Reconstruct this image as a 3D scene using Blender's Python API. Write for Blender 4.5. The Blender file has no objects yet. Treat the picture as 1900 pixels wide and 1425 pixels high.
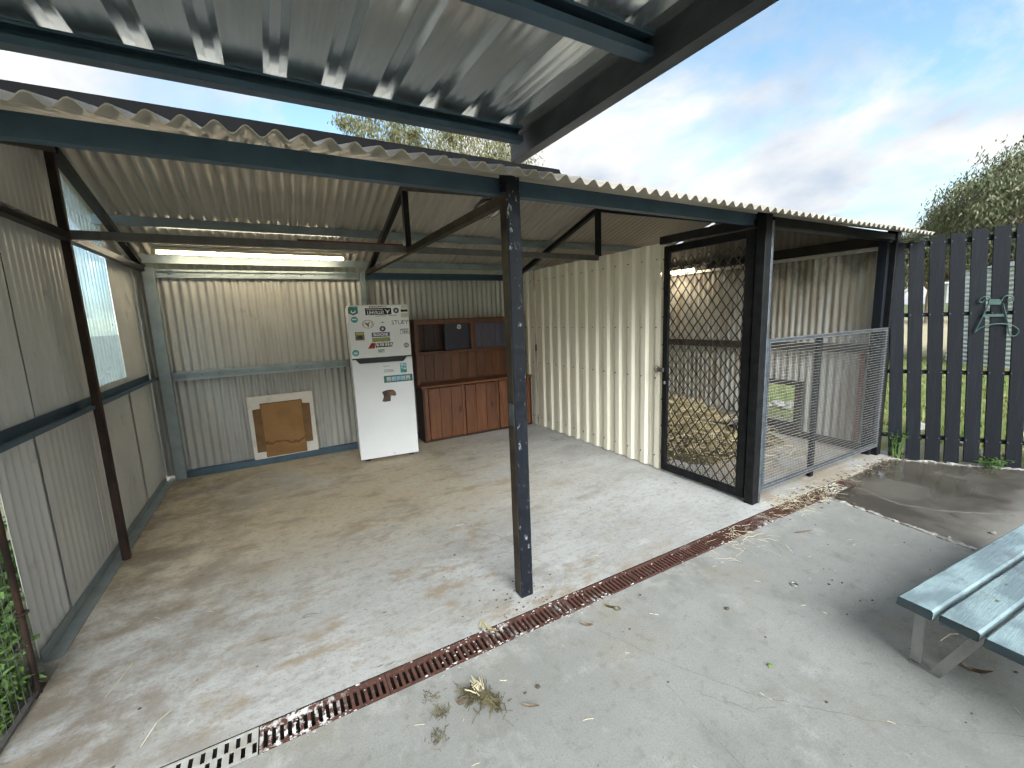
import bpy, math, random
import numpy as np
from mathutils import Vector, Matrix
random.seed(7)
rng = np.random.default_rng(7)
R = math.radians
SC = bpy.context.scene
COL = SC.collection

# ------------------------------------------------------------------ camera
YAW, PITCH, ROLL = R(28.911), R(-8.830), R(-2.211)
cd = bpy.data.cameras.new('camera')
cam = bpy.data.objects.new('camera', cd)
COL.objects.link(cam)
fw = Vector((math.sin(YAW) * math.cos(PITCH), math.cos(YAW) * math.cos(PITCH), math.sin(PITCH)))
rt = Vector((math.cos(YAW), -math.sin(YAW), 0))
up = rt.cross(fw)
rt2 = rt * math.cos(ROLL) + up * math.sin(ROLL)
up2 = -rt * math.sin(ROLL) + up * math.cos(ROLL)
m = Matrix((rt2, up2, -fw)).transposed().to_4x4()
m.translation = (0, 0, 1.6)
cam.matrix_world = m
cd.sensor_fit = 'HORIZONTAL'
cd.sensor_width = 36.0
cd.lens = 791.63 / 1900 * 36.0
cd.clip_start = 0.02
cd.clip_end = 3000
SC.camera = cam

# ------------------------------------------------------------------ sky, sun, exposure
SUN_DIR = Vector((-0.14, -0.80, 0.57)).normalized()      # towards the sun
SKY_STRENGTH = 0.058
CLOUD = 3.5
EXPOSURE = 2.4
world = bpy.data.worlds.new('World')
SC.world = world
world.use_nodes = True
wt = world.node_tree
for n in list(wt.nodes): wt.nodes.remove(n)
def wn(t, **k):
    n = wt.nodes.new(t)
    for a, b in k.items(): setattr(n, a, b)
    return n
out = wn('ShaderNodeOutputWorld'); bg = wn('ShaderNodeBackground')
sky = wn('ShaderNodeTexSky', sky_type='NISHITA', sun_disc=False)
sky.sun_elevation = math.asin(SUN_DIR.z)
sky.sun_rotation = math.atan2(SUN_DIR.x, SUN_DIR.y)
sky.air_density = 1.0; sky.dust_density = 0.6; sky.ozone_density = 1.5
tc = wn('ShaderNodeTexCoord')
sep = wn('ShaderNodeSeparateXYZ'); wt.links.new(tc.outputs['Generated'], sep.inputs[0])
zz = wn('ShaderNodeMath', operation='MAXIMUM'); wt.links.new(sep.outputs[2], zz.inputs[0]); zz.inputs[1].default_value = 0.0
za = wn('ShaderNodeMath', operation='ADD'); wt.links.new(zz.outputs[0], za.inputs[0]); za.inputs[1].default_value = 0.42
dx = wn('ShaderNodeMath', operation='DIVIDE'); wt.links.new(sep.outputs[0], dx.inputs[0]); wt.links.new(za.outputs[0], dx.inputs[1])
dy = wn('ShaderNodeMath', operation='DIVIDE'); wt.links.new(sep.outputs[1], dy.inputs[0]); wt.links.new(za.outputs[0], dy.inputs[1])
cmb = wn('ShaderNodeCombineXYZ'); wt.links.new(dx.outputs[0], cmb.inputs[0]); wt.links.new(dy.outputs[0], cmb.inputs[1])
mpg = wn('ShaderNodeMapping'); wt.links.new(cmb.outputs[0], mpg.inputs[0])
mpg.inputs['Rotation'].default_value = (0, 0, R(35)); mpg.inputs['Scale'].default_value = (1.0, 0.80, 1); mpg.inputs['Location'].default_value = (5.3, 0.4, 0.0)
n1 = wn('ShaderNodeTexNoise'); wt.links.new(mpg.outputs[0], n1.inputs['Vector'])
n1.inputs['Scale'].default_value = 2.0; n1.inputs['Detail'].default_value = 9; n1.inputs['Roughness'].default_value = 0.60; n1.inputs['Distortion'].default_value = 0.35
cov = wn('ShaderNodeValToRGB'); wt.links.new(n1.outputs[0], cov.inputs[0])
cov.color_ramp.elements[0].position = 0.36; cov.color_ramp.elements[0].color = (0.0, 0.0, 0.0, 1)
cov.color_ramp.elements[1].position = 0.52; cov.color_ramp.elements[1].color = (1, 1, 1, 1)
n2 = wn('ShaderNodeTexNoise'); wt.links.new(mpg.outputs[0], n2.inputs['Vector'])
n2.inputs['Scale'].default_value = 3.0; n2.inputs['Detail'].default_value = 7; n2.inputs['Roughness'].default_value = 0.5
shd = wn('ShaderNodeValToRGB'); wt.links.new(n2.outputs[0], shd.inputs[0])
shd.color_ramp.elements[0].position = 0.38; shd.color_ramp.elements[0].color = (0.60, 0.69, 0.81, 1)
shd.color_ramp.elements[1].position = 0.585; shd.color_ramp.elements[1].color = (1.0, 1.0, 0.985, 1)
clm = wn('ShaderNodeMixRGB', blend_type='MULTIPLY'); clm.inputs[0].default_value = 1.0
wt.links.new(shd.outputs[0], clm.inputs[1]); clm.inputs[2].default_value = (CLOUD, CLOUD, CLOUD, 1)
mixs = wn('ShaderNodeMixRGB'); wt.links.new(cov.outputs[0], mixs.inputs[0])
skm = wn('ShaderNodeMixRGB', blend_type='MULTIPLY'); skm.inputs[0].default_value = 1.0
wt.links.new(sky.outputs[0], skm.inputs[1]); skm.inputs[2].default_value = (1.02, 1.10, 0.98, 1)
wt.links.new(skm.outputs[0], mixs.inputs[1]); wt.links.new(clm.outputs[0], mixs.inputs[2])
wt.links.new(mixs.outputs[0], bg.inputs[0]); bg.inputs[1].default_value = SKY_STRENGTH
world.cycles.sampling_method='MANUAL'; world.cycles.sample_map_resolution=512
wt.links.new(bg.outputs[0], out.inputs[0])

sl = bpy.data.lights.new('sun', 'SUN'); sl.energy = 1.5; sl.angle = R(45); sl.color = (0.95, 0.985, 1.0)
so = bpy.data.objects.new('sun', sl); COL.objects.link(so)
so.rotation_euler = (-SUN_DIR).to_track_quat('-Z', 'Y').to_euler(); so.location = (6, -6, 12)

SC.view_settings.view_transform = 'Standard'
SC.view_settings.look = 'None'
SC.view_settings.exposure = EXPOSURE
SC.view_settings.gamma = 1.0
SC.view_settings.use_curve_mapping = False
SC.render.engine = 'CYCLES'
SC.cycles.use_denoising = True
SC.cycles.max_bounces = 7
SC.cycles.diffuse_bounces = 4
SC.cycles.use_adaptive_sampling = True
SC.cycles.adaptive_threshold = 0.06
SC.cycles.adaptive_min_samples = 8
SC.cycles.glossy_bounces = 4
SC.cycles.transparent_max_bounces = 12
SC.cycles.sample_clamp_indirect = 6.0

# ------------------------------------------------------------------ materials
def col4(c): return (c[0], c[1], c[2], 1.0)
class Mat:
    """principled material with layered procedural colour"""
    def __init__(s, name, base, rough=0.6, metal=0.0, spec=0.4):
        s.m = bpy.data.materials.new(name); s.m.use_nodes = True
        s.t = s.m.node_tree; s.p = s.t.nodes['Principled BSDF']
        s.p.inputs['Roughness'].default_value = rough
        s.p.inputs['Metallic'].default_value = metal
        s.p.inputs['Specular IOR Level'].default_value = spec
        s.tc = s.t.nodes.new('ShaderNodeTexCoord')
        rgb = s.t.nodes.new('ShaderNodeRGB'); rgb.outputs[0].default_value = col4(base)
        s.c = rgb.outputs[0]; s.r = None; s.bumps = []
        s.vec = s.tc.outputs['Object']
    def n(s, t, **k):
        x = s.t.nodes.new(t)
        for a, b in k.items(): setattr(x, a, b)
        return x
    def L(s, a, b): s.t.links.new(a, b)
    def noise(s, scale, detail=4, rough=0.55, stretch=(1, 1, 1), off=(0, 0, 0), dist=0.0):
        mp = s.n('ShaderNodeMapping'); s.L(s.vec, mp.inputs[0])
        mp.inputs['Scale'].default_value = stretch; mp.inputs['Location'].default_value = off
        t = s.n('ShaderNodeTexNoise'); s.L(mp.outputs[0], t.inputs['Vector'])
        t.inputs['Scale'].default_value = scale; t.inputs['Detail'].default_value = min(detail, 6)
        t.inputs['Roughness'].default_value = rough; t.inputs['Distortion'].default_value = dist
        return t.outputs[0]
    def voro(s, scale, feature='F1', stretch=(1, 1, 1)):
        mp = s.n('ShaderNodeMapping'); s.L(s.vec, mp.inputs[0]); mp.inputs['Scale'].default_value = stretch
        t = s.n('ShaderNodeTexVoronoi', feature=feature); s.L(mp.outputs[0], t.inputs['Vector']); t.inputs['Scale'].default_value = scale
        return t.outputs[0]
    def axis(s, i, lo, hi):
        sp = s.n('ShaderNodeSeparateXYZ'); s.L(s.vec, sp.inputs[0])
        mr = s.n('ShaderNodeMapRange'); s.L(sp.outputs[i], mr.inputs[0])
        mr.inputs[1].default_value = lo; mr.inputs[2].default_value = hi
        return mr.outputs[0]
    def ramp(s, v, lo, hi, a=0.0, b=1.0):
        mr = s.n('ShaderNodeMapRange', interpolation_type='SMOOTHSTEP'); s.L(v, mr.inputs[0])
        mr.inputs[1].default_value = lo; mr.inputs[2].default_value = hi; mr.inputs[3].default_value = a; mr.inputs[4].default_value = b
        return mr.outputs[0]
    def mul(s, a, b, op='MULTIPLY'):
        x = s.n('ShaderNodeMath', operation=op)
        for i, q in enumerate((a, b)):
            if isinstance(q, (int, float)): x.inputs[i].default_value = q
            else: s.L(q, x.inputs[i])
        return x.outputs[0]
    def mix(s, fac, colour, blend='MIX'):
        x = s.n('ShaderNodeMixRGB', blend_type=blend)
        if isinstance(fac, (int, float)): x.inputs[0].default_value = fac
        else: s.L(fac, x.inputs[0])
        s.L(s.c, x.inputs[1]); x.inputs[2].default_value = col4(colour); s.c = x.outputs[0]
        return s
    def rough(s, v): s.L(v, s.p.inputs['Roughness']); return s
    def bump(s, h, strength=0.2, dist=0.01): s.bumps.append((h, strength, dist)); return s
    def rand(s, amount=0.12):
        oi = s.n('ShaderNodeObjectInfo')
        mr = s.n('ShaderNodeMapRange'); s.L(oi.outputs['Random'], mr.inputs[0]); mr.inputs[3].default_value = 1 - amount; mr.inputs[4].default_value = 1 + amount
        hs = s.n('ShaderNodeHueSaturation'); s.L(mr.outputs[0], hs.inputs['Value']); s.L(s.c, hs.inputs['Color']); s.c = hs.outputs[0]
        return s
    def done(s):
        s.L(s.c, s.p.inputs['Base Color'])
        prev = None
        for h, st, d in s.bumps:
            b = s.n('ShaderNodeBump'); b.inputs['Strength'].default_value = st; b.inputs['Distance'].default_value = d
            s.L(h, b.inputs['Height'])
            if prev: s.L(prev, b.inputs['Normal'])
            prev = b.outputs[0]
        if prev: s.L(prev, s.p.inputs['Normal'])
        return s.m

MT = {}
# --- concrete inside the shed and kennel
a = Mat('shed_concrete', (0.335, 0.335, 0.318), 0.8, spec=0.3)
a.mix(a.ramp(a.noise(1.1, 6, 0.62, (1, 1.6, 1)), 0.38, 0.66), (0.425, 0.43, 0.42))
tan = a.mul(a.ramp(a.noise(0.8, 7, 0.65, (1, 1, 1), (4, 2, 0)), 0.28, 0.54), a.mul(a.ramp(a.axis(1, 2.0, 5.5), 0.12, 0.55), a.ramp(a.axis(0, 3.2, 0.2), 0.0, 0.75)))
a.mix(a.mul(tan, 0.95), (0.43, 0.36, 0.245))
bro = a.mul(a.ramp(a.noise(2.6, 8, 0.72, (1, 1.8, 1), (9, 1, 0)), 0.50, 0.66), a.ramp(a.axis(0, 3.5, 0.0), 0.15, 0.6))
a.mix(a.mul(bro, 0.75), (0.255, 0.19, 0.11))
dk = a.mul(a.ramp(a.noise(1.7, 9, 0.74, (1.0, 1.9, 1), (2, 7, 0)), 0.52, 0.68), 0.62)
a.mix(dk, (0.20, 0.19, 0.16))
edge = a.mul(a.ramp(a.noise(3.0, 7, 0.7), 0.40, 0.62), a.ramp(a.axis(0, 0.2, -1.05), 0.0, 0.9))
a.mix(a.mul(edge, 0.85), (0.155, 0.122, 0.085))
kn = a.mul(a.ramp(a.axis(0, 3.4, 3.5), 0, 1), a.ramp(a.noise(2.2, 7, 0.7, (1, 1, 1), (3, 3, 3)), 0.34, 0.62))
a.mix(a.mul(kn, 0.75), (0.2684, 0.2135, 0.1464))
wh = a.mul(a.ramp(a.noise(3.4, 8, 0.7, (1, 1.5, 1), (5, 5, 0)), 0.55, 0.70), a.ramp(a.axis(1, 3.0, 2.0), 0.2, 1))
a.mix(a.mul(wh, 0.45), (0.56, 0.565, 0.555))
a.mix(a.mul(a.ramp(a.noise(17, 6, 0.75, (1, 1.5, 1), (1, 2, 3)), 0.50, 0.64), 0.5), (0.22, 0.195, 0.15))
a.mix(a.mul(a.ramp(a.noise(48, 4, 0.7), 0.55, 0.68), 0.6), (0.2074, 0.1769, 0.1342))
sc = a.mul(a.ramp(a.noise(9, 5, 0.7, (0.5, 2.4, 1), (2, 5, 1), 0.8), 0.64, 0.69), a.ramp(a.noise(1.4, 3, 0.5, (1, 1, 1), (8, 3, 1)), 0.46, 0.60))
a.mix(a.mul(sc, 0.8), (0.085, 0.082, 0.075))
a.mix(a.mul(a.ramp(a.noise(95, 4, 0.7, (1, 1.4, 1)), 0.60, 0.68), 0.55), (0.15, 0.13, 0.10))
a.mix(a.mul(a.ramp(a.voro(9), 0.045, 0.025), 0.8), (0.1098, 0.1037, 0.0915))
a.mix(a.mul(a.ramp(a.noise(150, 2), 0.35, 0.7), 0.22), (0.2684, 0.2562, 0.244))
a.rough(a.ramp(a.noise(2.3, 5), 0.3, 0.7, 0.6, 0.9))
a.mix(a.mul(a.ramp(a.noise(6, 8, 0.8, (0.35, 2.6, 1), (3, 1, 9), 1.5), 0.60, 0.66), 0.22), (0.54, 0.54, 0.52))
a.bump(a.noise(70, 6, 0.7), 0.35, 0.006).bump(a.noise(5, 5, 0.6), 0.25, 0.02)
MT['shed_concrete'] = a.done()
# --- concrete of the yard
a = Mat('yard_concrete', (0.222, 0.222, 0.2035), 0.78, spec=0.35)
a.mix(a.ramp(a.noise(0.9, 7, 0.62, (1, 1, 1), (1, 4, 0)), 0.34, 0.64), (0.2775, 0.2775, 0.259))
a.mix(a.mul(a.ramp(a.noise(1.6, 8, 0.66, (1.4, 1, 1), (8, 4, 2)), 0.5, 0.70), 0.6), (0.1591, 0.1591, 0.1369))
a.mix(a.mul(a.ramp(a.noise(2.2, 7, 0.66, (1, 1, 1), (1, 9, 2)), 0.52, 0.72), 0.5), (0.2442, 0.2183, 0.1591))
a.mix(a.mul(a.ramp(a.noise(4.4, 8, 0.7, (1, 1, 1), (6, 2, 2)), 0.56, 0.70), 0.4), (0.3848, 0.3848, 0.37))
dl = a.mul(a.ramp(a.axis(1, 1.30, 1.71), 0.45, 1.0), a.ramp(a.noise(7, 7, 0.7, (1, 1, 1), (7, 7, 7)), 0.46, 0.62))
a.mix(a.mul(dl, 0.5), (0.407, 0.3996, 0.37))
a.mix(a.mul(a.ramp(a.voro(13), 0.05, 0.03), 0.75), (0.0888, 0.0814, 0.074))
a.mix(a.mul(a.ramp(a.noise(14, 6, 0.75, (1, 1, 1), (4, 4, 4)), 0.52, 0.66), 0.42), (0.148, 0.1443, 0.1221))
a.mix(a.mul(a.ramp(a.noise(130, 3, 0.7), 0.42, 0.68), 0.4), (0.148, 0.1443, 0.1332))
a.rough(a.ramp(a.noise(3, 5), 0.3, 0.7, 0.55, 0.85))
a.mix(a.mul(a.ramp(a.noise(5, 8, 0.8, (2.4, 0.5, 1), (3, 1, 4), 1.2), 0.60, 0.66), 0.25), (0.37, 0.37, 0.3552))
a.bump(a.noise(85, 6, 0.7), 0.3, 0.005).bump(a.noise(4, 5, 0.6), 0.2, 0.02)
MT['yard_concrete'] = a.done()
# --- damp muddy slab
a = Mat('damp_concrete', (0.1062, 0.0952, 0.0782), 0.6, spec=0.5)
a.mix(a.ramp(a.noise(1.7, 7, 0.65), 0.40, 0.62), (0.05525, 0.04675, 0.03655))
a.mix(a.mul(a.ramp(a.noise(3.5, 8, 0.7, (1, 1, 1), (3, 8, 1)), 0.55, 0.68), 0.8), (0.034, 0.02805, 0.02125))
a.mix(a.mul(a.ramp(a.axis(1, 1.15, 0.55), 0.0, 0.8), a.ramp(a.noise(2.2, 6, 0.6), 0.36, 0.6)), (0.2295, 0.2167, 0.1913))
pd_ = a.mul(a.ramp(a.noise(1.9, 3, 0.5, (1, 1, 1), (2.6, 0.3, 0)), 0.40, 0.52), a.mul(a.ramp(a.axis(0, 4.5, 5.0), 0, 1), a.ramp(a.axis(1, 1.05, 1.25), 0, 1)))
rr = a.n('ShaderNodeMapRange'); a.L(pd_, rr.inputs[0]); rr.inputs[3].default_value = 0.36; rr.inputs[4].default_value = 0.07
a.rough(rr.outputs[0]); a.mix(a.mul(pd_, 0.6), (0.068, 0.0595, 0.04675))
inv = a.mul(1.0, pd_, 'SUBTRACT')
a.bump(a.mul(a.noise(40, 6, 0.7), inv), 0.35, 0.012)
MT['damp_concrete'] = a.done()
# --- generic builder for simple painted / worn things
def simple(name, base, rough=0.6, metal=0.0, spec=0.4, var=None, vs=4, stretch=(1, 1, 1), vlo=0.4, vhi=0.65, amt=0.7, fine=0.15, bump=0.1, bs=60, rand=0.0, extra=None):
    a = Mat(name, base, rough, metal, spec)
    if var: a.mix(a.mul(a.ramp(a.noise(vs, 6, 0.65, stretch), vlo, vhi), amt), var)
    if extra:
        for (c, sc, st, lo, hi, am) in extra: a.mix(a.mul(a.ramp(a.noise(sc, 7, 0.68, st, (sc, 3, 1)), lo, hi), am), c)
    if fine: a.mix(a.mul(a.noise(bs * 1.7, 3), fine), tuple(q * 0.6 for q in base))
    if bump: a.bump(a.noise(bs, 5, 0.65), bump, 0.005)
    if rand: a.rand(rand)
    MT[name] = a.done()
    return MT[name]
simple('wall_steel', (0.40, 0.395, 0.365), 0.40, 0.25, 0.5, (0.31, 0.30, 0.265), 1.6, (1, 1, 0.5), 0.4, 0.7, 0.7, 0.1, 0.05, 30, 0.05,
       extra=[((0.22, 0.21, 0.18), 5, (1, 1, 0.6), 0.60, 0.74, 0.55)])
simple('side_steel', (0.53, 0.53, 0.505), 0.48, 0.15, 0.45, (0.42, 0.415, 0.39), 1.4, (1, 1, 0.4), 0.4, 0.7, 0.7, 0.1, 0.05, 30, 0.05,
       extra=[((0.26, 0.255, 0.235), 5, (1, 1, 0.7), 0.58, 0.72, 0.6)])
simple('roof_steel', (0.44, 0.405, 0.345), 0.50, 0.1, 0.4, (0.35, 0.315, 0.255), 1.2, (1, 1, 1), 0.4, 0.7, 0.7, 0.1, 0.05, 30, 0.05)
simple('roof_edge', (0.50, 0.44, 0.33), 0.6, 0.0, 0.3, (0.30, 0.26, 0.20), 3, (1, 1, 1), 0.45, 0.7, 0.7)
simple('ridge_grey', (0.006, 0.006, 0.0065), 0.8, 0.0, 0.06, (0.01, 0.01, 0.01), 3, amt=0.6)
simple('cream_paint', (0.80, 0.755, 0.62), 0.42, 0.0, 0.5, (0.74, 0.69, 0.55), 1.5, (1, 1, 0.5), 0.4, 0.7, 0.6, 0.06, 0.03, 30,
       extra=[((0.36, 0.31, 0.22), 6, (1, 1, 0.5), 0.64, 0.78, 0.45)])
simple('zinc_sheet', (0.74, 0.78, 0.80), 0.22, 0.9, 0.5, (0.62, 0.66, 0.68), 6, (1, 0.3, 1), 0.4, 0.65, 0.5, 0.05, 0.0, 40,
       extra=[((0.4, 0.4, 0.39), 9, (1, 0.6, 1), 0.64, 0.75, 0.5)])
simple('blue_steel', (0.062, 0.105, 0.145), 0.45, 0.35, 0.4, (0.045, 0.075, 0.10), 5, amt=0.7, fine=0.12, bump=0.05)
simple('blue_grey_steel', (0.27, 0.315, 0.32), 0.42, 0.5, 0.5, (0.19, 0.225, 0.235), 5, amt=0.7, fine=0.12, bump=0.05)
simple('dark_steel', (0.011, 0.011, 0.012), 0.5, 0.2, 0.25, (0.028, 0.020, 0.015), 6, amt=0.7)
simple('rust_post', (0.018, 0.012, 0.010), 0.7, 0.1, 0.25, (0.05, 0.026, 0.016), 12, (1, 1, 0.4), amt=0.8, bump=0.3)
simple('char_steel', (0.035, 0.040, 0.046), 0.5, 0.4, 0.5, (0.08, 0.085, 0.09), 8, (1, 0.4, 1), amt=0.7)
simple('brown_steel', (0.060, 0.045, 0.029), 0.65, 0.1, 0.3, (0.022, 0.017, 0.013), 7, amt=0.8, bump=0.2)
simple('oxide_red', (0.16, 0.035, 0.022), 0.65, 0.0, 0.3, (0.08, 0.03, 0.02), 9)
# black painted posts with scuffs
a = Mat('black_paint', (0.006, 0.008, 0.013), 0.34, 0.0, 0.35)
a.mix(a.mul(a.ramp(a.noise(9, 6, 0.7, (1, 1, 0.35)), 0.5, 0.7), 0.6), (0.018, 0.022, 0.030))
a.mix(a.mul(a.ramp(a.noise(34, 7, 0.72, (1, 1, 0.55)), 0.60, 0.67), 0.85), (0.30, 0.32, 0.34))
a.mix(a.mul(a.ramp(a.noise(21, 7, 0.72, (1, 1, 1.2), (5, 5, 5)), 0.66, 0.72), 0.7), (0.22, 0.17, 0.12))
a.rough(a.ramp(a.noise(20, 4), 0.3, 0.7, 0.28, 0.6)); a.bump(a.noise(60, 5), 0.12, 0.004)
MT['black_paint'] = a.done()
simple('black_frame', (0.005, 0.0055, 0.0065), 0.5, 0.0, 0.22, (0.018, 0.018, 0.018), 14, amt=0.6)
simple('galv_frame', (0.13, 0.15, 0.17), 0.5, 0.5, 0.5, (0.07, 0.08, 0.09), 15, (1, 1, 1), 0.42, 0.6, 0.8, 0.2, 0.15, 80)
simple('galv_light', (0.42, 0.42, 0.41), 0.5, 0.4, 0.4, (0.25, 0.25, 0.24), 20, amt=0.6)
simple('galv_wire', (0.12, 0.125, 0.125), 0.5, 0.5, 0.4, (0.09, 0.09, 0.085), 20, amt=0.6)
simple('black_wire', (0.014, 0.014, 0.014), 0.35, 0.0, 0.6, fine=0)
# kennel wall: streaked and sooty
a = Mat('kennel_steel', (0.58, 0.57, 0.53), 0.5, 0.15, 0.45)
a.mix(a.mul(a.ramp(a.noise(5, 7, 0.65, (1, 2.2, 0.18)), 0.45, 0.66), 0.7), (0.40, 0.31, 0.20))
a.mix(a.mul(a.ramp(a.noise(12, 7, 0.7, (1, 2.5, 0.14), (4, 1, 0)), 0.58, 0.70), 0.6), (0.26, 0.15, 0.075))
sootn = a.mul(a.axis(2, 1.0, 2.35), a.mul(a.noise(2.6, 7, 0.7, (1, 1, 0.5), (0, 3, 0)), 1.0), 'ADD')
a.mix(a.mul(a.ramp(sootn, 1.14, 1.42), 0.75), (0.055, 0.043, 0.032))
a.mix(a.mul(a.ramp(a.noise(4, 6), 0.6, 0.75), 0.5), (0.14, 0.11, 0.08))
a.bump(a.noise(30, 5), 0.05, 0.004).rand(0.06)
MT['kennel_steel'] = a.done()
simple('timber_dark', (0.060, 0.048, 0.038), 0.75, 0.0, 0.3, (0.11, 0.085, 0.06), 10, (1, 1, 0.2), amt=0.7, bump=0.3)
# fence planks
a = Mat('fence_paint', (0.00525, 0.007125, 0.0105), 0.65, 0.0, 0.22)
a.mix(a.mul(a.ramp(a.noise(10, 6, 0.65, (3, 3, 0.25)), 0.45, 0.7), 0.7), (0.0105, 0.0135, 0.018))
a.mix(a.mul(a.ramp(a.noise(26, 7, 0.7, (2, 2, 0.35)), 0.68, 0.76), 0.6), (0.0675, 0.075, 0.0825))
a.bump(a.noise(40, 5, 0.6, (3, 3, 0.15)), 0.5, 0.006).rand(0.35)
MT['fence_paint'] = a.done()
# table planks
a = Mat('table_paint', (0.135, 0.185, 0.20), 0.58, 0.0, 0.4)
a.mix(a.mul(a.ramp(a.noise(3.2, 6, 0.65, (0.9, 1.8, 1)), 0.42, 0.60), 0.9), (0.235, 0.315, 0.325))
a.mix(a.mul(a.ramp(a.noise(3.6, 7, 0.7, (1, 1.8, 1), (3, 1, 0)), 0.52, 0.64), 0.75), (0.125, 0.13, 0.15))
a.mix(a.mul(a.ramp(a.noise(26, 6, 0.75, (0.35, 3, 1)), 0.60, 0.72), 0.5), (0.075, 0.08, 0.085))
a.mix(a.mul(a.ramp(a.noise(8, 4, 0.6, (1, 1, 1), (8, 2, 1)), 0.62, 0.74), 0.6), (0.16, 0.176, 0.08))
kn_ = a.voro(5.5, 'F1', (1, 2.2, 1)); a.mix(a.mul(a.ramp(kn_, 0.10, 0.05), 0.8), (0.05, 0.052, 0.055))
a.bump(a.noise(22, 7, 0.7, (0.35, 4, 1)), 0.45, 0.007).rand(0.12)
MT['table_paint'] = a.done()
simple('table_side', (0.028, 0.048, 0.058), 0.6, 0.0, 0.4, (0.05, 0.055, 0.05), 14, amt=0.7, bump=0.3)
simple('leg_galv', (0.30, 0.30, 0.29), 0.45, 0.5, 0.5, (0.18, 0.17, 0.155), 10, (1, 1, 0.5), amt=0.6, bump=0.15)
simple('leg_steel', (0.13, 0.128, 0.125), 0.5, 0.4, 0.5, (0.09, 0.08, 0.07), 10, (1, 1, 0.5), amt=0.7, bump=0.15)
# rusty grate with lime deposits
a = Mat('rust_grate', (0.10, 0.045, 0.033), 0.8, 0.0, 0.3)
a.mix(a.mul(a.ramp(a.noise(25, 6, 0.7), 0.45, 0.65), 0.8), (0.055, 0.027, 0.022))
lim = a.mul(a.ramp(a.noise(2.6, 3, 0.5, (1, 1, 1), (1.3, 0, 0)), 0.54, 0.66), a.ramp(a.noise(30, 6, 0.7, (1, 1, 1), (3, 0, 0)), 0.47, 0.56))
a.mix(lim, (0.66, 0.65, 0.62))
a.mix(a.mul(a.ramp(a.noise(45, 5, 0.7, (1, 1, 1), (7, 0, 0)), 0.64, 0.70), 0.8), (0.50, 0.48, 0.45))
a.bump(a.noise(60, 5, 0.7), 0.5, 0.006)
MT['rust_grate'] = a.done()
simple('galv_grate', (0.52, 0.52, 0.49), 0.5, 0.35, 0.5, (0.36, 0.33, 0.28), 16, amt=0.7, bump=0.2)
simple('trough_dark', (0.025, 0.021, 0.018), 0.9, 0.0, 0.2)
simple('lime', (0.50, 0.49, 0.46), 0.9, 0.0, 0.2, (0.45, 0.42, 0.38), 30, bump=0.4)
# fridge
simple('fridge_white', (0.72, 0.73, 0.735), 0.32, 0.0, 0.5, (0.66, 0.665, 0.66), 2, amt=0.5, fine=0.03, bump=0.02, bs=200)
simple('fridge_dark', (0.012, 0.014, 0.022), 0.45)
def flat(name, c, rough=0.5):
    a = Mat(name, c, rough); a.mix(a.mul(a.noise(120, 3), 0.15), tuple(q * 0.6 for q in c)); MT[name] = a.done()
for nm, c in dict(st_green=(0.03, 0.16, 0.13), st_teal=(0.06, 0.33, 0.30), st_black=(0.012, 0.012, 0.013), st_white=(0.70, 0.70, 0.68), st_grey=(0.30, 0.30, 0.29),
                  st_beige=(0.52, 0.49, 0.40), st_purple=(0.11, 0.09, 0.19), st_lime=(0.34, 0.36, 0.12), st_red=(0.36, 0.03, 0.025), st_olive=(0.20, 0.15, 0.045),
                  st_brown=(0.075, 0.055, 0.035), st_ink=(0.03, 0.03, 0.04), st_sky=(0.30, 0.50, 0.62), st_banner=(0.012, 0.14, 0.145), st_pink=(0.45, 0.25, 0.25),
                  st_dog=(0.072, 0.040, 0.026), st_dog2=(0.16, 0.085, 0.040), st_dogear=(0.035, 0.020, 0.016), st_text=(0.12, 0.12, 0.12)).items(): flat(nm, c)
# timber of the hutch
a = Mat('hutch_wood', (0.098, 0.034, 0.0135), 0.42, 0.0, 0.45)
a.mix(a.mul(a.ramp(a.noise(9, 6, 0.65, (2.5, 2.5, 0.3)), 0.38, 0.66), 0.8), (0.155, 0.060, 0.023))
a.mix(a.mul(a.ramp(a.noise(40, 6, 0.7, (2.5, 2.5, 0.12)), 0.52, 0.70), 0.6), (0.042, 0.014, 0.007))
a.mix(a.mul(a.ramp(a.noise(7, 5, 0.6, (1.2, 1, 0.45), (3, 3, 8)), 0.66, 0.74), 0.8), (0.035, 0.014, 0.009))
a.bump(a.noise(60, 5, 0.6, (2, 2, 0.12)), 0.15, 0.004).rand(0.22)
MT['hutch_wood'] = a.done()
simple('hutch_dark', (0.028, 0.010, 0.006), 0.5, 0.0, 0.4, (0.05, 0.018, 0.010), 9, (1, 1, 0.3))
a = Mat('hutch_glass', (0.30, 0.28, 0.36), 0.06, 0.0, 0.5)
a.p.inputs['Transmission Weight'].default_value = 0.75; a.p.inputs['IOR'].default_value = 1.3
MT['hutch_glass'] = a.done()
simple('door_purple', (0.013, 0.012, 0.030), 0.3, 0.0, 0.5, (0.009, 0.009, 0.02), 3)
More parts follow.
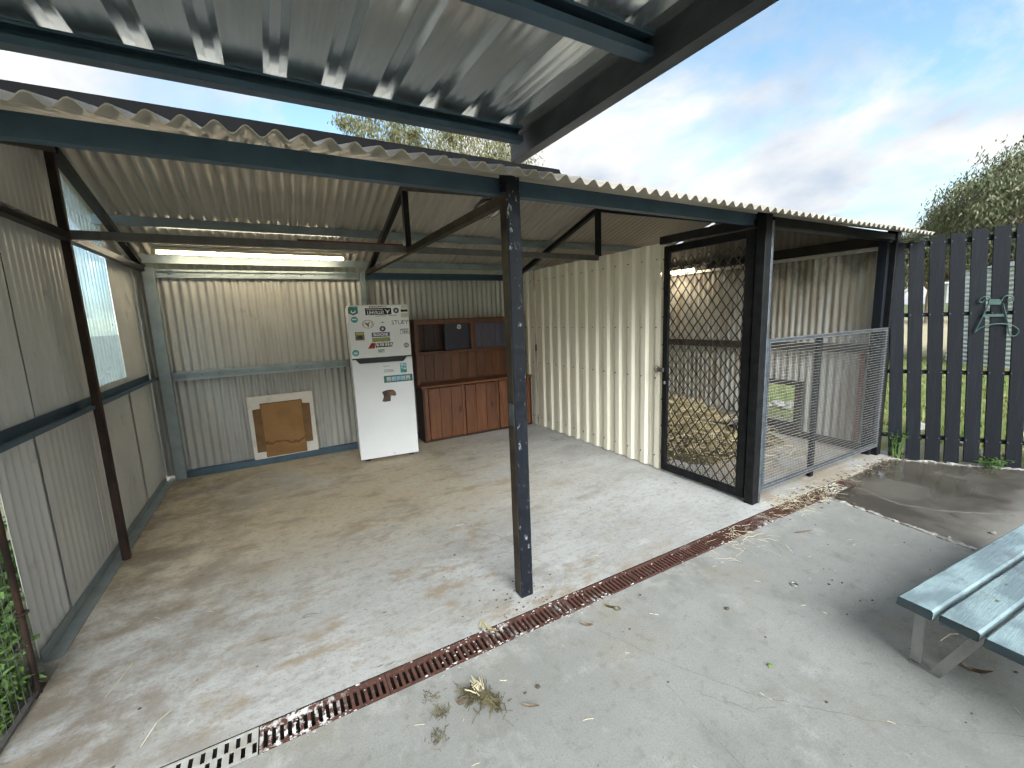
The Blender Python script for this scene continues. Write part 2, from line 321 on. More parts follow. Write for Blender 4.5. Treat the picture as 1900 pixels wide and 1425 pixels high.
# cardboard & board
a = Mat('cardboard', (0.26, 0.145, 0.060), 0.85, 0.0, 0.2)
a.mix(a.mul(a.ramp(a.noise(6, 6, 0.65), 0.42, 0.66), 0.6), (0.20, 0.108, 0.044))
ring = a.mul(a.axis(2, 0.15, 0.45), a.mul(a.noise(7, 4, 0.6, (1, 1, 0.6)), 0.9), 'ADD')
a.mix(a.mul(a.mul(a.ramp(ring, 0.70, 0.75), a.ramp(ring, 0.84, 0.78)), 0.75), (0.10, 0.045, 0.015))
a.mix(a.mul(a.ramp(ring, 0.72, 0.45), 0.45), (0.17, 0.085, 0.03))
a.bump(a.noise(30, 5, 0.6, (1, 1, 4)), 0.15, 0.004)
MT['cardboard'] = a.done()
simple('cardboard_shaded', (0.17, 0.098, 0.045), 0.85, 0.0, 0.2, (0.11, 0.062, 0.03), 8, amt=0.7)  # darker copy of the cardboard, paints the shading on the carton flaps
simple('white_board', (0.60, 0.57, 0.51), 0.7, 0.0, 0.3, (0.46, 0.40, 0.33), 7, amt=0.6, vlo=0.5, vhi=0.7, bump=0.1,
       extra=[((0.22, 0.17, 0.13), 13, (1, 1, 1), 0.64, 0.72, 0.7)])
# lamps
a = Mat('tube_glow', (1, 0.9, 0.75), 0.4)
a.p.inputs['Emission Color'].default_value = (1.0, 0.87, 0.64, 1); a.p.inputs['Emission Strength'].default_value = 10.0
MT['tube_glow'] = a.done()
simple('lamp_housing', (0.50, 0.44, 0.30), 0.5, 0.0, 0.4)
a = Mat('lamp_glass', (0.80, 0.80, 0.77), 0.25); MT['lamp_glass'] = a.done()
# translucent sheet
a = Mat('clear_sheet', (0.86, 0.91, 0.93), 0.2)
tr = a.n('ShaderNodeBsdfTransparent'); tr.inputs[0].default_value = (0.86, 0.93, 0.97, 1)
tl = a.n('ShaderNodeBsdfTranslucent'); tl.inputs[0].default_value = (0.80, 0.87, 0.92, 1)
gl = a.n('ShaderNodeBsdfGlossy'); gl.inputs['Roughness'].default_value = 0.2
mx = a.n('ShaderNodeMixShader'); a.L(a.ramp(a.noise(2, 3, 0.5), 0.3, 0.7, 0.22, 0.36), mx.inputs[0]); a.L(tr.outputs[0], mx.inputs[1]); a.L(tl.outputs[0], mx.inputs[2])
mx2 = a.n('ShaderNodeMixShader'); mx2.inputs[0].default_value = 0.05; a.L(mx.outputs[0], mx2.inputs[1]); a.L(gl.outputs[0], mx2.inputs[2])
a.L(mx2.outputs[0], a.t.nodes['Material Output'].inputs['Surface'])
MT['clear_sheet'] = a.done()
# outdoors
a = Mat('grass_ground', (0.17, 0.22, 0.06), 0.9, 0.0, 0.2)
a.mix(a.mul(a.ramp(a.noise(0.9, 7, 0.7), 0.42, 0.62), 0.8), (0.24, 0.225, 0.09))
a.mix(a.mul(a.ramp(a.noise(11, 6, 0.7), 0.5, 0.7), 0.7), (0.055, 0.085, 0.02))
nearf = a.mul(a.ramp(a.axis(0, 7.6, 6.3), 0, 1), a.ramp(a.noise(2.5, 6, 0.7, (1, 1, 1), (2, 2, 2)), 0.36, 0.55))
a.mix(a.mul(nearf, 0.85), (0.28, 0.25, 0.20))
a.mix(a.ramp(a.axis(0, 17.0, 19.5), 0, 0.85), (0.44, 0.385, 0.25))
a.mix(a.ramp(a.axis(0, 55, 70), 0, 0.9), (0.12, 0.14, 0.06))
a.bump(a.noise(30, 6, 0.75), 0.8, 0.05)
MT['grass_ground'] = a.done()
def leafmat(name, c1, c2):
    a = Mat(name, c1, 0.55, 0.0, 0.35)
    a.mix(a.ramp(a.noise(1.3, 5, 0.6), 0.38, 0.64), c2)
    a.mix(a.mul(a.ramp(a.noise(9, 3), 0.4, 0.7), 0.5), tuple(q * 0.6 for q in c1))
    a.p.inputs['Transmission Weight'].default_value = 0.0
    a.p.inputs['Subsurface Weight'].default_value = 0.0
    MT[name] = a.done()
leafmat('gum_leaf', (0.115, 0.125, 0.050), (0.185, 0.165, 0.075))
leafmat('gum_leaf_green', (0.105, 0.125, 0.060), (0.20, 0.20, 0.11))
leafmat('weed_leaf', (0.055, 0.125, 0.025), (0.12, 0.20, 0.05))
leafmat('grass_blade', (0.15, 0.21, 0.05), (0.28, 0.28, 0.10))
simple('bark', (0.20, 0.15, 0.11), 0.85, 0.0, 0.2, (0.33, 0.28, 0.23), 3, (1, 1, 0.4))
simple('tank_steel', (0.52, 0.55, 0.58), 0.4, 0.6, 0.5, (0.40, 0.43, 0.46), 2, (1, 1, 0.3), amt=0.6)
simple('rock', (0.40, 0.385, 0.35), 0.9, 0.0, 0.2, (0.22, 0.205, 0.18), 6, amt=0.8, bump=0.5, bs=25, rand=0.25)
simple('straw', (0.42, 0.335, 0.18), 0.8, 0.0, 0.25, (0.12, 0.09, 0.05), 9, amt=0.8, fine=0.2, bump=0, rand=0.1)
simple('pale_straw', (0.62, 0.56, 0.38), 0.8, 0.0, 0.25, (0.45, 0.38, 0.22), 8, amt=0.6, bump=0)
simple('dead_leaf', (0.20, 0.145, 0.09), 0.7, 0.0, 0.25, (0.12, 0.08, 0.05), 20, amt=0.8, bump=0.2)
simple('yellow_leaf', (0.36, 0.33, 0.17), 0.6, 0.0, 0.3, (0.25, 0.18, 0.08), 20, amt=0.7, bump=0.2)
simple('dirt', (0.085, 0.068, 0.048), 0.95, 0.0, 0.2, (0.14, 0.115, 0.08), 15, amt=0.8, bump=0.7)
simple('bed_fabric', (0.17, 0.155, 0.14), 0.9, 0.0, 0.2, (0.10, 0.09, 0.085), 10)
simple('green_metal', (0.035, 0.085, 0.072), 0.4, 0.1, 0.5, (0.06, 0.11, 0.095), 15, amt=0.6)
simple('crack_dark', (0.17, 0.16, 0.14), 0.95, 0.0, 0.1)
simple('orange_rail', (0.28, 0.085, 0.025), 0.7, 0.0, 0.3)
simple('brass', (0.16, 0.13, 0.055), 0.45, 0.6, 0.5)
simple('chrome', (0.45, 0.44, 0.42), 0.35, 0.8, 0.5)
simple('clump', (0.062, 0.052, 0.026), 0.9, 0.0, 0.2, (0.20, 0.17, 0.09), 12, amt=0.8, bump=0.5)
simple('rubble_white', (0.40, 0.385, 0.35), 0.85, 0.0, 0.2, (0.13, 0.11, 0.085), 12, amt=0.8, bump=0.5)

# ------------------------------------------------------------------ mesh helpers
def tag(o, label=None, cat=None, group=None, kind=None):
    if label: o['label'] = label
    if cat: o['category'] = cat
    if group: o['group'] = group
    if kind: o['kind'] = kind
    return o
def thing(name, loc, label, cat, group=None):
    o = bpy.data.objects.new(name, None); COL.objects.link(o)
    o.location = loc; o.empty_display_size = 0.1
    return tag(o, label, cat, group)
def world_of(o):
    m_ = Matrix.Translation(o.location) @ o.rotation_euler.to_matrix().to_4x4()
    if o.parent: m_ = world_of(o.parent) @ o.matrix_parent_inverse @ m_
    return m_
class MB:
    def __init__(s): s.v = []; s.f = []; s.smooth = []
    def add(s, vs, fs, smooth=False):
        b = len(s.v); s.v += [tuple(q) for q in vs]; s.f += [tuple(i + b for i in f) for f in fs]; s.smooth += [smooth] * len(fs); return s
    def box(s, lo, hi):
        x0, y0, z0 = lo; x1, y1, z1 = hi
        return s.add([(x0, y0, z0), (x1, y0, z0), (x1, y1, z0), (x0, y1, z0), (x0, y0, z1), (x1, y0, z1), (x1, y1, z1), (x0, y1, z1)],
                     [(0, 3, 2, 1), (4, 5, 6, 7), (0, 1, 5, 4), (1, 2, 6, 5), (2, 3, 7, 6), (3, 0, 4, 7)])
    def cbox(s, lo, hi, b=0.004):
        """chamfered box"""
        x0, y0, z0 = lo; x1, y1, z1 = hi
        b = min(b, (x1 - x0) * .45, (y1 - y0) * .45, (z1 - z0) * .45)
        vs = []; idx = {}
        for i, (X, sx) in enumerate(((x0, 1), (x1, -1))):
            for j, (Y, sy) in enumerate(((y0, 1), (y1, -1))):
                for k, (Z, sz) in enumerate(((z0, 1), (z1, -1))):
                    idx[i, j, k] = len(vs)
                    vs += [(X, Y + sy * b, Z + sz * b), (X + sx * b, Y, Z + sz * b), (X + sx * b, Y + sy * b, Z)]
        g = lambda i, j, k, a: idx[i, j, k] + a
        fs = []
        for i in (0, 1):
            q = [g(i, 0, 0, 0), g(i, 1, 0, 0), g(i, 1, 1, 0), g(i, 0, 1, 0)]; fs.append(tuple(q if i else q[::-1]))
            q = [g(0, i, 0, 1), g(1, i, 0, 1), g(1, i, 1, 1), g(0, i, 1, 1)]; fs.append(tuple(q[::-1] if i else q))
            q = [g(0, 0, i, 2), g(1, 0, i, 2), g(1, 1, i, 2), g(0, 1, i, 2)]; fs.append(tuple(q if i else q[::-1]))
        for a_ in (0, 1):
            for b_ in (0, 1):
                fs.append((g(a_, b_, 0, 0), g(a_, b_, 1, 0), g(a_, b_, 1, 1), g(a_, b_, 0, 1)))
                fs.append((g(a_, 0, b_, 0), g(a_, 1, b_, 0), g(a_, 1, b_, 2), g(a_, 0, b_, 2)))
                fs.append((g(0, a_, b_, 1), g(1, a_, b_, 1), g(1, a_, b_, 2), g(0, a_, b_, 2)))
                for c_ in (0, 1): fs.append((g(a_, b_, c_, 0), g(a_, b_, c_, 1), g(a_, b_, c_, 2)))
        return s.add(vs, fs)
    def bar(s, p, q, w, h, upv=(0, 0, 1)):
        p, q = Vector(p), Vector(q); d = (q - p).normalized(); u = Vector(upv)
        sd = d.cross(u)
        if sd.length < 1e-4: sd = d.cross(Vector((1, 0, 0)))
        sd.normalize(); u = sd.cross(d).normalized()
        vs = [e + sd * a_ * w / 2 + u * b_ * h / 2 for e in (p, q) for a_, b_ in ((-1, -1), (1, -1), (1, 1), (-1, 1))]
        return s.add(vs, [(0, 3, 2, 1), (4, 5, 6, 7), (0, 1, 5, 4), (1, 2, 6, 5), (2, 3, 7, 6), (3, 0, 4, 7)])
    def tube(s, pts, r, n=6, cap=True, smooth=True):
        pts = [Vector(p) for p in pts]; rs = r if isinstance(r, (list, tuple)) else [r] * len(pts)
        base = []; vs = []
        ref = Vector((0, 0, 1))
        for i, p in enumerate(pts):
            d = (pts[min(i + 1, len(pts) - 1)] - pts[max(i - 1, 0)])
            if d.length < 1e-9: d = Vector((0, 0, 1))
            d.normalize()
            if abs(d.dot(ref)) > 0.95: ref = Vector((1, 0, 0)) if abs(d.x) < 0.9 else Vector((0, 1, 0))
            a_ = d.cross(ref).normalized(); b_ = d.cross(a_).normalized(); ref = a_.cross(d).normalized() if False else ref
            for k in range(n):
                t = 2 * math.pi * k / n; vs.append(p + (a_ * math.cos(t) + b_ * math.sin(t)) * rs[i])
        fs = []
        for i in range(len(pts) - 1):
            for k in range(n):
                k2 = (k + 1) % n
                fs.append((i * n + k, i * n + k2, (i + 1) * n + k2, (i + 1) * n + k))
        s.add(vs, fs, smooth)
        if cap:
            b0 = len(s.v) - len(vs)
            s.f.append(tuple(b0 + k for k in range(n))); s.smooth.append(False)
            s.f.append(tuple(b0 + (len(pts) - 1) * n + k for k in range(n))[::-1]); s.smooth.append(False)
        return s
    def xform(s, M_):
        s.v = [tuple(M_ @ Vector(p)) for p in s.v]; return s
    def mesh(s, name, sharp=None):
        me = bpy.data.meshes.new(name); me.from_pydata(s.v, [], s.f); 
        me.polygons.foreach_set('use_smooth', s.smooth)
        me.update()
        if sharp: me.set_sharp_from_angle(angle=R(sharp))
        return me
    def build(s, name, mat, parent=None, label=None, sharp=None, kind=None):
        me = s.mesh(name, sharp)
        mats = mat if isinstance(mat, (list, tuple)) else [mat]
        for q in mats: me.materials.append(MT[q])
        o = bpy.data.objects.new(name, me); COL.objects.link(o)
        if parent:
            o.parent = parent; o.matrix_parent_inverse = world_of(parent).inverted()
        if label: o['label'] = label
        if kind: o['kind'] = kind
        return o
def box(name, lo, hi, mat, parent=None, label=None, b=0.004):
    return MB().cbox(lo, hi, b).build(name, mat, parent, label)
def bar(name, p, q, w, h, mat, parent=None, upv=(0, 0, 1), label=None):
    return MB().bar(p, q, w, h, upv).build(name, mat, parent, label)
def channel_mb(p, q, w, h, lip=0.0, open_dir=1, t=0.003, upv=(0, 0, 1)):
    """C section between p and q; web on one side, open on the other. w across, h along upv"""
    p, q = Vector(p), Vector(q); d = (q - p).normalized(); u = Vector(upv); sd = d.cross(u).normalized() * open_dir; u = u.normalized()
    mb = MB(); lip = lip or h * 0.2
    def part(a0, a1, b0, b1):
        vs = [e + sd * a_ + u * b_ for e in (p, q) for a_, b_ in ((a0, b0), (a1, b0), (a1, b1), (a0, b1))]
        mb.add(vs, [(0, 3, 2, 1), (4, 5, 6, 7), (0, 1, 5, 4), (1, 2, 6, 5), (2, 3, 7, 6), (3, 0, 4, 7)])
    part(-w / 2, -w / 2 + t, -h / 2, h / 2)
    part(-w / 2 + t, w / 2, h / 2 - t, h / 2); part(-w / 2 + t, w / 2, -h / 2, -h / 2 + t)
    part(w / 2 - t, w / 2, h / 2 - t - lip * .4, h / 2 - t); part(w / 2 - t, w / 2, -h / 2 + t, -h / 2 + t + lip * 1.5)
    return mb
def corr_prof(width, pitch, amp, per=8):
    n = max(2, int(round(width / pitch * per)))
    return [(width * i / n, amp * math.cos(2 * math.pi * (width * i / n) / pitch)) for i in range(n + 1)]
def trim_prof(width, pitch, rib=0.028, top=0.02, side=0.018, minor=0.0025):
    pr = []; x = 0.0
    while x < width - 1e-6:
        pan = pitch - top - 2 * side
        for dx_, h in ((0, rib), (top, rib), (top + side, 0), (top + side + pan * .33 - .008, 0), (top + side + pan * .33, minor), (top + side + pan * .33 + .008, 0),
                       (top + side + pan * .66 - .008, 0), (top + side + pan * .66, minor), (top + side + pan * .66 + .008, 0), (top + side + pan, 0)):
            if x + dx_ <= width: pr.append((x + dx_, h))
        x += pitch
    pr.append((width, rib if abs(x - width) < 1e-3 else 0)); return pr
def sheet_mb(prof, o, u, v, nrm, length, th=0.0016, rows=2, top=None, bot=None, wob=0.0):
    """folded metal sheet: profile (a, h) across u, run along v; top/bot optionally functions of a giving v limits"""
    o, u, v, nrm = Vector(o), Vector(u).normalized(), Vector(v).normalized(), Vector(nrm).normalized()
    mb = MB(); N = len(prof); vs = []
    ph = random.random() * 6
    for side in (0, 1):
        for j in range(rows):
            for (a_, h) in prof:
                b0 = bot(a_) if bot else 0.0; b1 = top(a_) if top else length
                t = b0 + (b1 - b0) * j / (rows - 1)
                vs.append(o + u * a_ + v * t + nrm * (h - side * th + (wob * math.sin(ph + 2.1 * t + 1.3 * a_) if wob else 0)))
    fs = []
    for j in range(rows - 1):
        for i in range(N - 1):
            q = j * N + i; fs.append((q, q + 1, q + N + 1, q + N))
            q2 = q + rows * N; fs.append((q2, q2 + N, q2 + N + 1, q2 + 1))
    mb.add(vs, fs, True)
    e = []
    for i in range(N - 1):
        e.append((i, i + rows * N, i + 1 + rows * N, i + 1)); k = (rows - 1) * N + i; e.append((k, k + 1, k + 1 + rows * N, k + rows * N))
    for j in range(rows - 1):
        k = j * N; e.append((k, k + N, k + N + rows * N, k + rows * N)); k = j * N + N - 1; e.append((k, k + rows * N, k + N + rows * N, k + N))
    mb.f += e; mb.smooth += [False] * len(e)
    return mb
def disc(mb, c, u, v, rx, ry=None, n=24, th=0.0):
    ry = ry or rx; c, u, v = Vector(c), Vector(u), Vector(v)
    vs = [c + u * rx * math.cos(2 * math.pi * k / n) + v * ry * math.sin(2 * math.pi * k / n) for k in range(n)]
    return mb.add(vs, [tuple(range(n))])
def prism(pts, y0, y1, M_=None, mb=None):
    """polygon in local x-z extruded along y (outline counter-clockwise seen from -y)"""
    mb = mb or MB(); n = len(pts)
    vs = [(x, y0, z) for x, z in pts] + [(x, y1, z) for x, z in pts]
    if M_ is not None: vs = [M_ @ Vector(q) for q in vs]
    fs = [tuple(range(n)), tuple(range(2 * n - 1, n - 1, -1))] + [(i, i + n, (i + 1) % n + n, (i + 1) % n) for i in range(n)]
    return mb.add(vs, fs)
def slab(name, pts, z0, z1, mat):
    n = len(pts); mb = MB()
    mb.add([(x, y, z0) for x, y in pts] + [(x, y, z1) for x, y in pts],
           [tuple(range(n))[::-1], tuple(range(n, 2 * n))] + [(i, (i + 1) % n, (i + 1) % n + n, i + n) for i in range(n)])
    o = mb.build(name, mat); o['kind'] = 'structure'; return o

def rock_mb(c, r, sq=(1, 1, .7), seed=0):
    rr_ = random.Random(seed); vs = []; fs = []; n, m_ = 7, 4
    for i in range(m_ + 1):
        th = math.pi * i / m_
        for k in range(n):
            t = 2 * math.pi * k / n; q = r * rr_.uniform(.75, 1.15)
            vs.append((c[0] + q * sq[0] * math.sin(th) * math.cos(t), c[1] + q * sq[1] * math.sin(th) * math.sin(t), c[2] + q * sq[2] * math.cos(th)))
    for i in range(m_):
        for k in range(n): fs.append((i * n + k, (i + 1) * n + k, (i + 1) * n + (k + 1) % n, i * n + (k + 1) % n))
    return MB().add(vs, fs)
# ------------------------------------------------------------------ ground and slabs
XL, XM, XC, XK = -1.09, 1.128, 3.34, 5.60
YP, YA, YB = 1.99, 3.84, 5.74
g = MB().add([(-400, -400, -0.09), (500, -400, -0.09), (500, 400, -0.09), (-400, 400, -0.09)], [(0, 1, 2, 3)]).build('ground', 'grass_ground')
g['kind'] = 'structure'
D1, D2 = 1.846, 1.706
slab('shed_floor', [(-1.09, D1), (5.72, D1), (5.72, 5.86), (-1.22, 5.86), (-1.22, 2.78), (-1.09, 2.78)], -0.085, 0.0, 'shed_concrete')
yard = slab('yard_slab', [(-1.09, -4), (3.42, -4), (3.81, 0.85), (3.935, D2), (-1.09, D2)], -0.085, 0.0, 'yard_concrete')
slab('damp_slab', [(3.46, -4), (8.4, -4), (6.30, 0.95), (5.60, D1 - .004), (4.45, D1 - .004), (4.45, D2), (3.975, D2), (3.85, 0.85)], -0.085, -0.022, 'damp_concrete')
def ribbon(pts, w0, z, jit=0.006, name='crack', mat='crack_dark', parent=None):
    P = []
    for i in range(len(pts) - 1):
        a_, b_ = Vector((*pts[i], 0)), Vector((*pts[i + 1], 0)); n = max(2, int((b_ - a_).length / 0.035))
        for k in range(n): P.append(a_.lerp(b_, k / n) + Vector((random.gauss(0, jit), random.gauss(0, jit), 0)))
    P.append(Vector((*pts[-1], 0))); mb = MB(); vs = []; fs = []
    for i, p in enumerate(P):
        d = (P[min(i + 1, len(P) - 1)] - P[max(i - 1, 0)]).normalized(); s_ = Vector((-d.y, d.x, 0)); w = w0 * random.uniform(.35, 1.3)
        vs += [(p.x + s_.x * w / 2, p.y + s_.y * w / 2, z), (p.x - s_.x * w / 2, p.y - s_.y * w / 2, z)]
        if i: fs.append((2 * i - 2, 2 * i, 2 * i + 1, 2 * i - 1))
    return mb.add(vs, fs).build(name, mat, parent)
ribbon([(1.30, 1.52), (1.45, 1.16), (1.60, 0.90), (1.85, 0.62), (2.05, 0.45), (2.35, 0.22)], 0.0022, 0.0012, 0.004, parent=yard)
ribbon([(1.33, 1.12), (1.28, 0.75), (1.20, 0.45)], 0.0018, 0.0012, 0.004, parent=yard)
ribbon([(1.42, 1.02), (1.52, 0.86), (1.62, 0.82)], 0.0018, 0.0012, 0.004, parent=yard)
fl = bpy.data.objects['shed_floor']
ribbon([(1.10, 3.05), (1.16, 2.96), (1.24, 2.80), (1.32, 2.62), (1.36, 2.45)], 0.004, 0.0012, 0.012, parent=fl)
ribbon([(1.115, 3.0), (1.14, 2.985), (1.165, 2.99)], 0.03, 0.0014, 0.006, 'chip', 'lime', fl); ribbon([(1.13, 3.015), (1.175, 3.0), (1.18, 2.975)], 0.012, 0.002, 0.005, 'chip', 'dirt', fl)
dmp = bpy.data.objects['damp_slab']
ribbon([(4.42, 1.78), (4.40, 1.62), (4.30, 1.35), (4.42, 1.12), (4.75, 0.82)], 0.022, -0.0205, 0.012, parent=dmp)

# ------------------------------------------------------------------ shed
shed = thing('corrugated_shed', (1.1, 3.8, 0), 'open-fronted corrugated steel shed with caged kennel bay and black posts', 'shed')
zf = lambda y: 2.238 + 0.315 * (y - 1.72)
zb = lambda y: 2.888 - 0.300 * (y - 3.86)
# roof sheets
PW = 0.085
x = -1.36; k = 0
while x < 5.55:
    w = PW * 8
    if x + w > 5.7: w = PW * max(2, round((5.63 - x) / PW))
    pr = corr_prof(w, PW, 0.0145, 10)
    off = random.uniform(-0.012, 0.012)
    mb = sheet_mb(pr, (x, 1.72 + off, zf(1.72 + off) + 0.0006 * (k % 2)), (1, 0, 0), (0, 1, 0.315), (0, -0.3, 1), (3.83 - 1.72) * 1.0484, 0.004, 4)
    mb.build('roof_sheet', 'roof_steel', shed, sharp=50)
    mb = sheet_mb(pr, (x, 3.89, zb(3.89) + 0.0006 * (k % 2)), (1, 0, 0), (0, 1, -0.30), (0, 0.287, 1), 2.13 * 1.044, 0.003, 3)
    mb.build('roof_sheet', 'roof_steel', shed, sharp=50)
    x += PW * 8 - 0.0008; k += 1
# raised box ridge over the left bays, stand-in for an unidentified dark band
rc = MB(); x0, x1 = -1.38, 2.72
sec = [(3.46, zf(3.46) + .02), (3.66, zf(3.66) + .035), (3.76, 3.066), (3.92, 3.066), (4.02, zb(4.02) + .035), (4.22, zb(4.22) + .02), (4.22, zb(4.22) + .016), (4.02, zb(4.02) + .03), (3.915, 3.061), (3.765, 3.061), (3.66, zf(3.66) + .03), (3.46, zf(3.46) + .016)]
n = len(sec)
rc.add([(xx, y, z) for xx in (x0, x1) for y, z in sec], [tuple(range(n)), tuple(range(2 * n - 1, n - 1, -1))] + [(i, i + n, (i + 1) % n + n, (i + 1) % n) for i in range(n)])
rc.build('ridge_cap', 'ridge_grey', shed)
rc = MB(); x0, x1 = 2.70, 5.5
sec = [(3.66, zf(3.66) + .018), (3.86, 2.93), (4.06, zb(4.06) + .018), (4.06, zb(4.06) + .014), (3.86, 2.925), (3.66, zf(3.66) + .014)]
n = len(sec)
rc.add([(xx, y, z) for xx in (x0, x1) for y, z in sec], [tuple(range(n)), tuple(range(2 * n - 1, n - 1, -1))] + [(i, i + n, (i + 1) % n + n, (i + 1) % n) for i in range(n)])
rc.build('ridge_cap', 'zinc_sheet', shed)
# purlins
def purlin(name, y, z, w, h, x0, x1, mat, od=1):
    return channel_mb((x0, y, z), (x1, y, z), w, h, 0.015, od).build(name, mat, shed)
purlin('eave_purlin', 2.062, 2.266, 0.05, 0.078, -1.34, 5.52, 'blue_steel', -1)
purlin('purlin', 2.95, zf(2.95) - 0.066, 0.05, 0.09, -1.34, 5.52, 'blue_steel')
purlin('ridge_purlin', 3.79, 2.812, 0.05, 0.085, -1.2, 5.52, 'blue_steel', -1)
purlin('purlin', 4.86, zb(4.86) - 0.058, 0.05, 0.078, -1.2, 5.52, 'blue_grey_steel', -1)
purlin('eave_purlin', 5.58, zb(5.58) - 0.06, 0.05, 0.08, -1.2, 5.52, 'blue_grey_steel', -1)
# front posts
def post(x, y, w, z1, mat, z0=0.0):
    mb = MB().cbox((x - w / 2, y - w / 2, z0), (x + w / 2, y + w / 2, z1), 0.005)
    o = mb.build('post', mat, shed); return o
post(XM, YP, 0.078, 2.325, 'black_paint'); post(XC - 0.015, YP, 0.078, 2.325, 'black_frame'); post(5.52, YP, 0.085, 2.325, 'black_frame')
# timber strip nailed to the side of the right post (grey face)
box('post_strip', (XC + 0.026, YP - 0.040, 0.0), (XC + 0.052, YP + 0.04, 2.25), 'galv_frame', shed)
# brown left face of the middle post
box('post_cover', (XM - 0.0425, YP - 0.033, 0.04), (XM - 0.0395, YP + 0.033, 2.2), 'brown_steel', shed, b=0.001)
box('patch_plate', (XM - 0.045, YP - 0.036, 1.02), (XM - 0.043, YP + 0.02, 1.14), 'galv_frame', shed, b=0.0005)
# trusses
def truss(X, mat, mat2, full=True, w=0.05, zt=2.225, front=True):
    if front: bar('top_chord', (X, 2.03, 2.235), (X, YA - .03, 2.735), w, w, mat2, shed)
    bar('top_chord', (X, YA + .03, 2.735), (X, 5.66, 2.215), w, w, mat, shed)
    bar('king_post', (X, YA, zt + .02), (X, YA, 2.77), w, w, mat, shed)
    if full: bar('bottom_chord', (X, 2.03, 2.205), (X, 5.68, 2.225), w * .96, w * .96, mat2, shed)
truss(XM, 'dark_steel', 'brown_steel'); truss(XC - .05, 'black_frame', 'black_frame', False)
bar('top_chord', (XL + .02, YA + .02, 2.745), (XL + .02, 5.70, 2.235), 0.052, 0.055, 'dark_steel', shed)
bar('top_chord', (XL + .02, 1.80, 2.20), (XL + .02, YA - .02, 2.745), 0.052, 0.055, 'dark_steel', shed)
bar('bottom_chord', (XL + .02, 2.2, 2.205), (XL + .02, 5.70, 2.225), 0.05, 0.05, 'dark_steel', shed)
bar('tie_bar', (XL + .04, YA - .005, 2.228), (XC - .06, YA - .005, 2.225), 0.04, 0.055, 'leg_steel', shed)
bar('tie_cover', (0.25, YA - .005, 2.262), (XM - .05, YA - .005, 2.262), 0.03, 0.012, 'oxide_red', shed)
# left wall
XW = -1.175
rf = lambda y: (zf(y) - .03 if y < 3.86 else zb(y) - .03)
def side_sheet(y0, y1, z0, z1, mat, X=XW, nx=1, pitch=0.076, amp=0.008, name='wall_sheet', label=None):
    top = (lambda a_: (min(z1, rf(y0 + a_)) if z1 else rf(y0 + a_)) - z0)
    return sheet_mb(corr_prof(y1 - y0, pitch, amp), (X, y0, z0), (0, 1, 0), (0, 0, 1), (nx, 0, 0), 1, 0.0016, 6, top=top, wob=0.0015).build(name, mat, shed, label, sharp=50)
side_sheet(2.79, 3.25, 0.035, 1.14, 'side_steel'); side_sheet(3.20, 3.90, 0.035, 1.14, 'side_steel', XW + .0075, amp=.0015)
side_sheet(1.9, 2.58, 1.12, None, 'side_steel'); side_sheet(2.54, 3.28, 1.12, None, 'side_steel', XW + .0025); side_sheet(3.245, 4.20, 1.12, None, 'side_steel')
side_sheet(3.857, 5.00, 0.035, 1.21, 'side_steel', XW + .0005, amp=.005); side_sheet(4.96, 5.80, 0.035, None, 'side_steel', XW + .003, amp=.005)
side_sheet(4.18, 4.985, 1.20, None, 'clear_sheet', XW - .004, name='translucent_sheet', label='clear corrugated plastic sheet letting daylight through the side wall')
MB().box((XW + .012, 2.58, 1.102), (XL + .005, 5.68, 1.106)).box((XW + .012, 2.58, 1.106), (XW + .016, 5.68, 1.165)).box((XL + .001, 2.58, 1.106), (XL + .005, 5.68, 1.128)).build('girt', 'blue_steel', shed)
MB().box((XW + .012, 2.80, 0.001), (XL - .002, 5.68, 0.006)).box((XW + .012, 2.80, 0.006), (XW + .016, 5.68, 0.06)).build('base_channel', 'blue_grey_steel', shed)
post(XL + .012, YA, 0.045, 2.76, 'rust_post')
box('post', (-1.075, 5.63, 0), (-0.975, 5.715, 2.24), 'blue_grey_steel', shed)
# back wall
def back_sheet(x0, x1, z0, z1, mat, Y=YB, name='wall_sheet'):
    return sheet_mb(corr_prof(x1 - x0, 0.076, 0.0115), (x0, Y, z0), (1, 0, 0), (0, 0, 1), (0, -1, 0), z1 - z0, 0.0016, 6, wob=0.0015).build(name, mat, shed, sharp=50)
for i in range(6):
    x0 = -1.16 + i * 0.758
    back_sheet(x0, x0 + 0.775, 0.03, 2.225, 'wall_steel', YB + 0.0025 * (i % 2))
for i in range(3):
    x0 = 3.392 + i * 0.745
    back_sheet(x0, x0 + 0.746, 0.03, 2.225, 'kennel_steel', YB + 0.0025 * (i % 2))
def girt(x0, x1, z, h, mat, screws=True):
    y0, y1 = YB - .075, YB - .014
    o = MB().box((x0, y0, z - h / 2), (x1, y0 + .003, z - h / 2 + .022)).box((x0, y0, z + h / 2 - .022), (x1, y0 + .003, z + h / 2)).box((x0, y0 + .003, z + h / 2 - .003), (x1, y1, z + h / 2)).box((x0, y0 + .003, z - h / 2), (x1, y1, z - h / 2 + .003)).box((x0, y1 - .02, z - h / 2 + .003), (x1, y1 - .017, z + h / 2 - .003)).build('girt', mat, shed)
    if screws:
        mb = MB(); xx = x0 + .1
        while xx < x1:
            mb.cbox((xx - .006, y1 - .03, z - .006), (xx + .006, y1 - .02, z + .006), .002); xx += 0.155
        mb.build('screws', 'leg_steel', o, kind='stuff')
girt(-0.97, 1.03, 1.115, 0.092, 'blue_grey_steel'); girt(1.10, 3.30, 1.115, 0.092, 'blue_grey_steel', False)
girt(-0.97, 1.03, 2.185, 0.085, 'blue_grey_steel'); girt(1.10, 3.30, 2.185, 0.085, 'blue_steel', False)
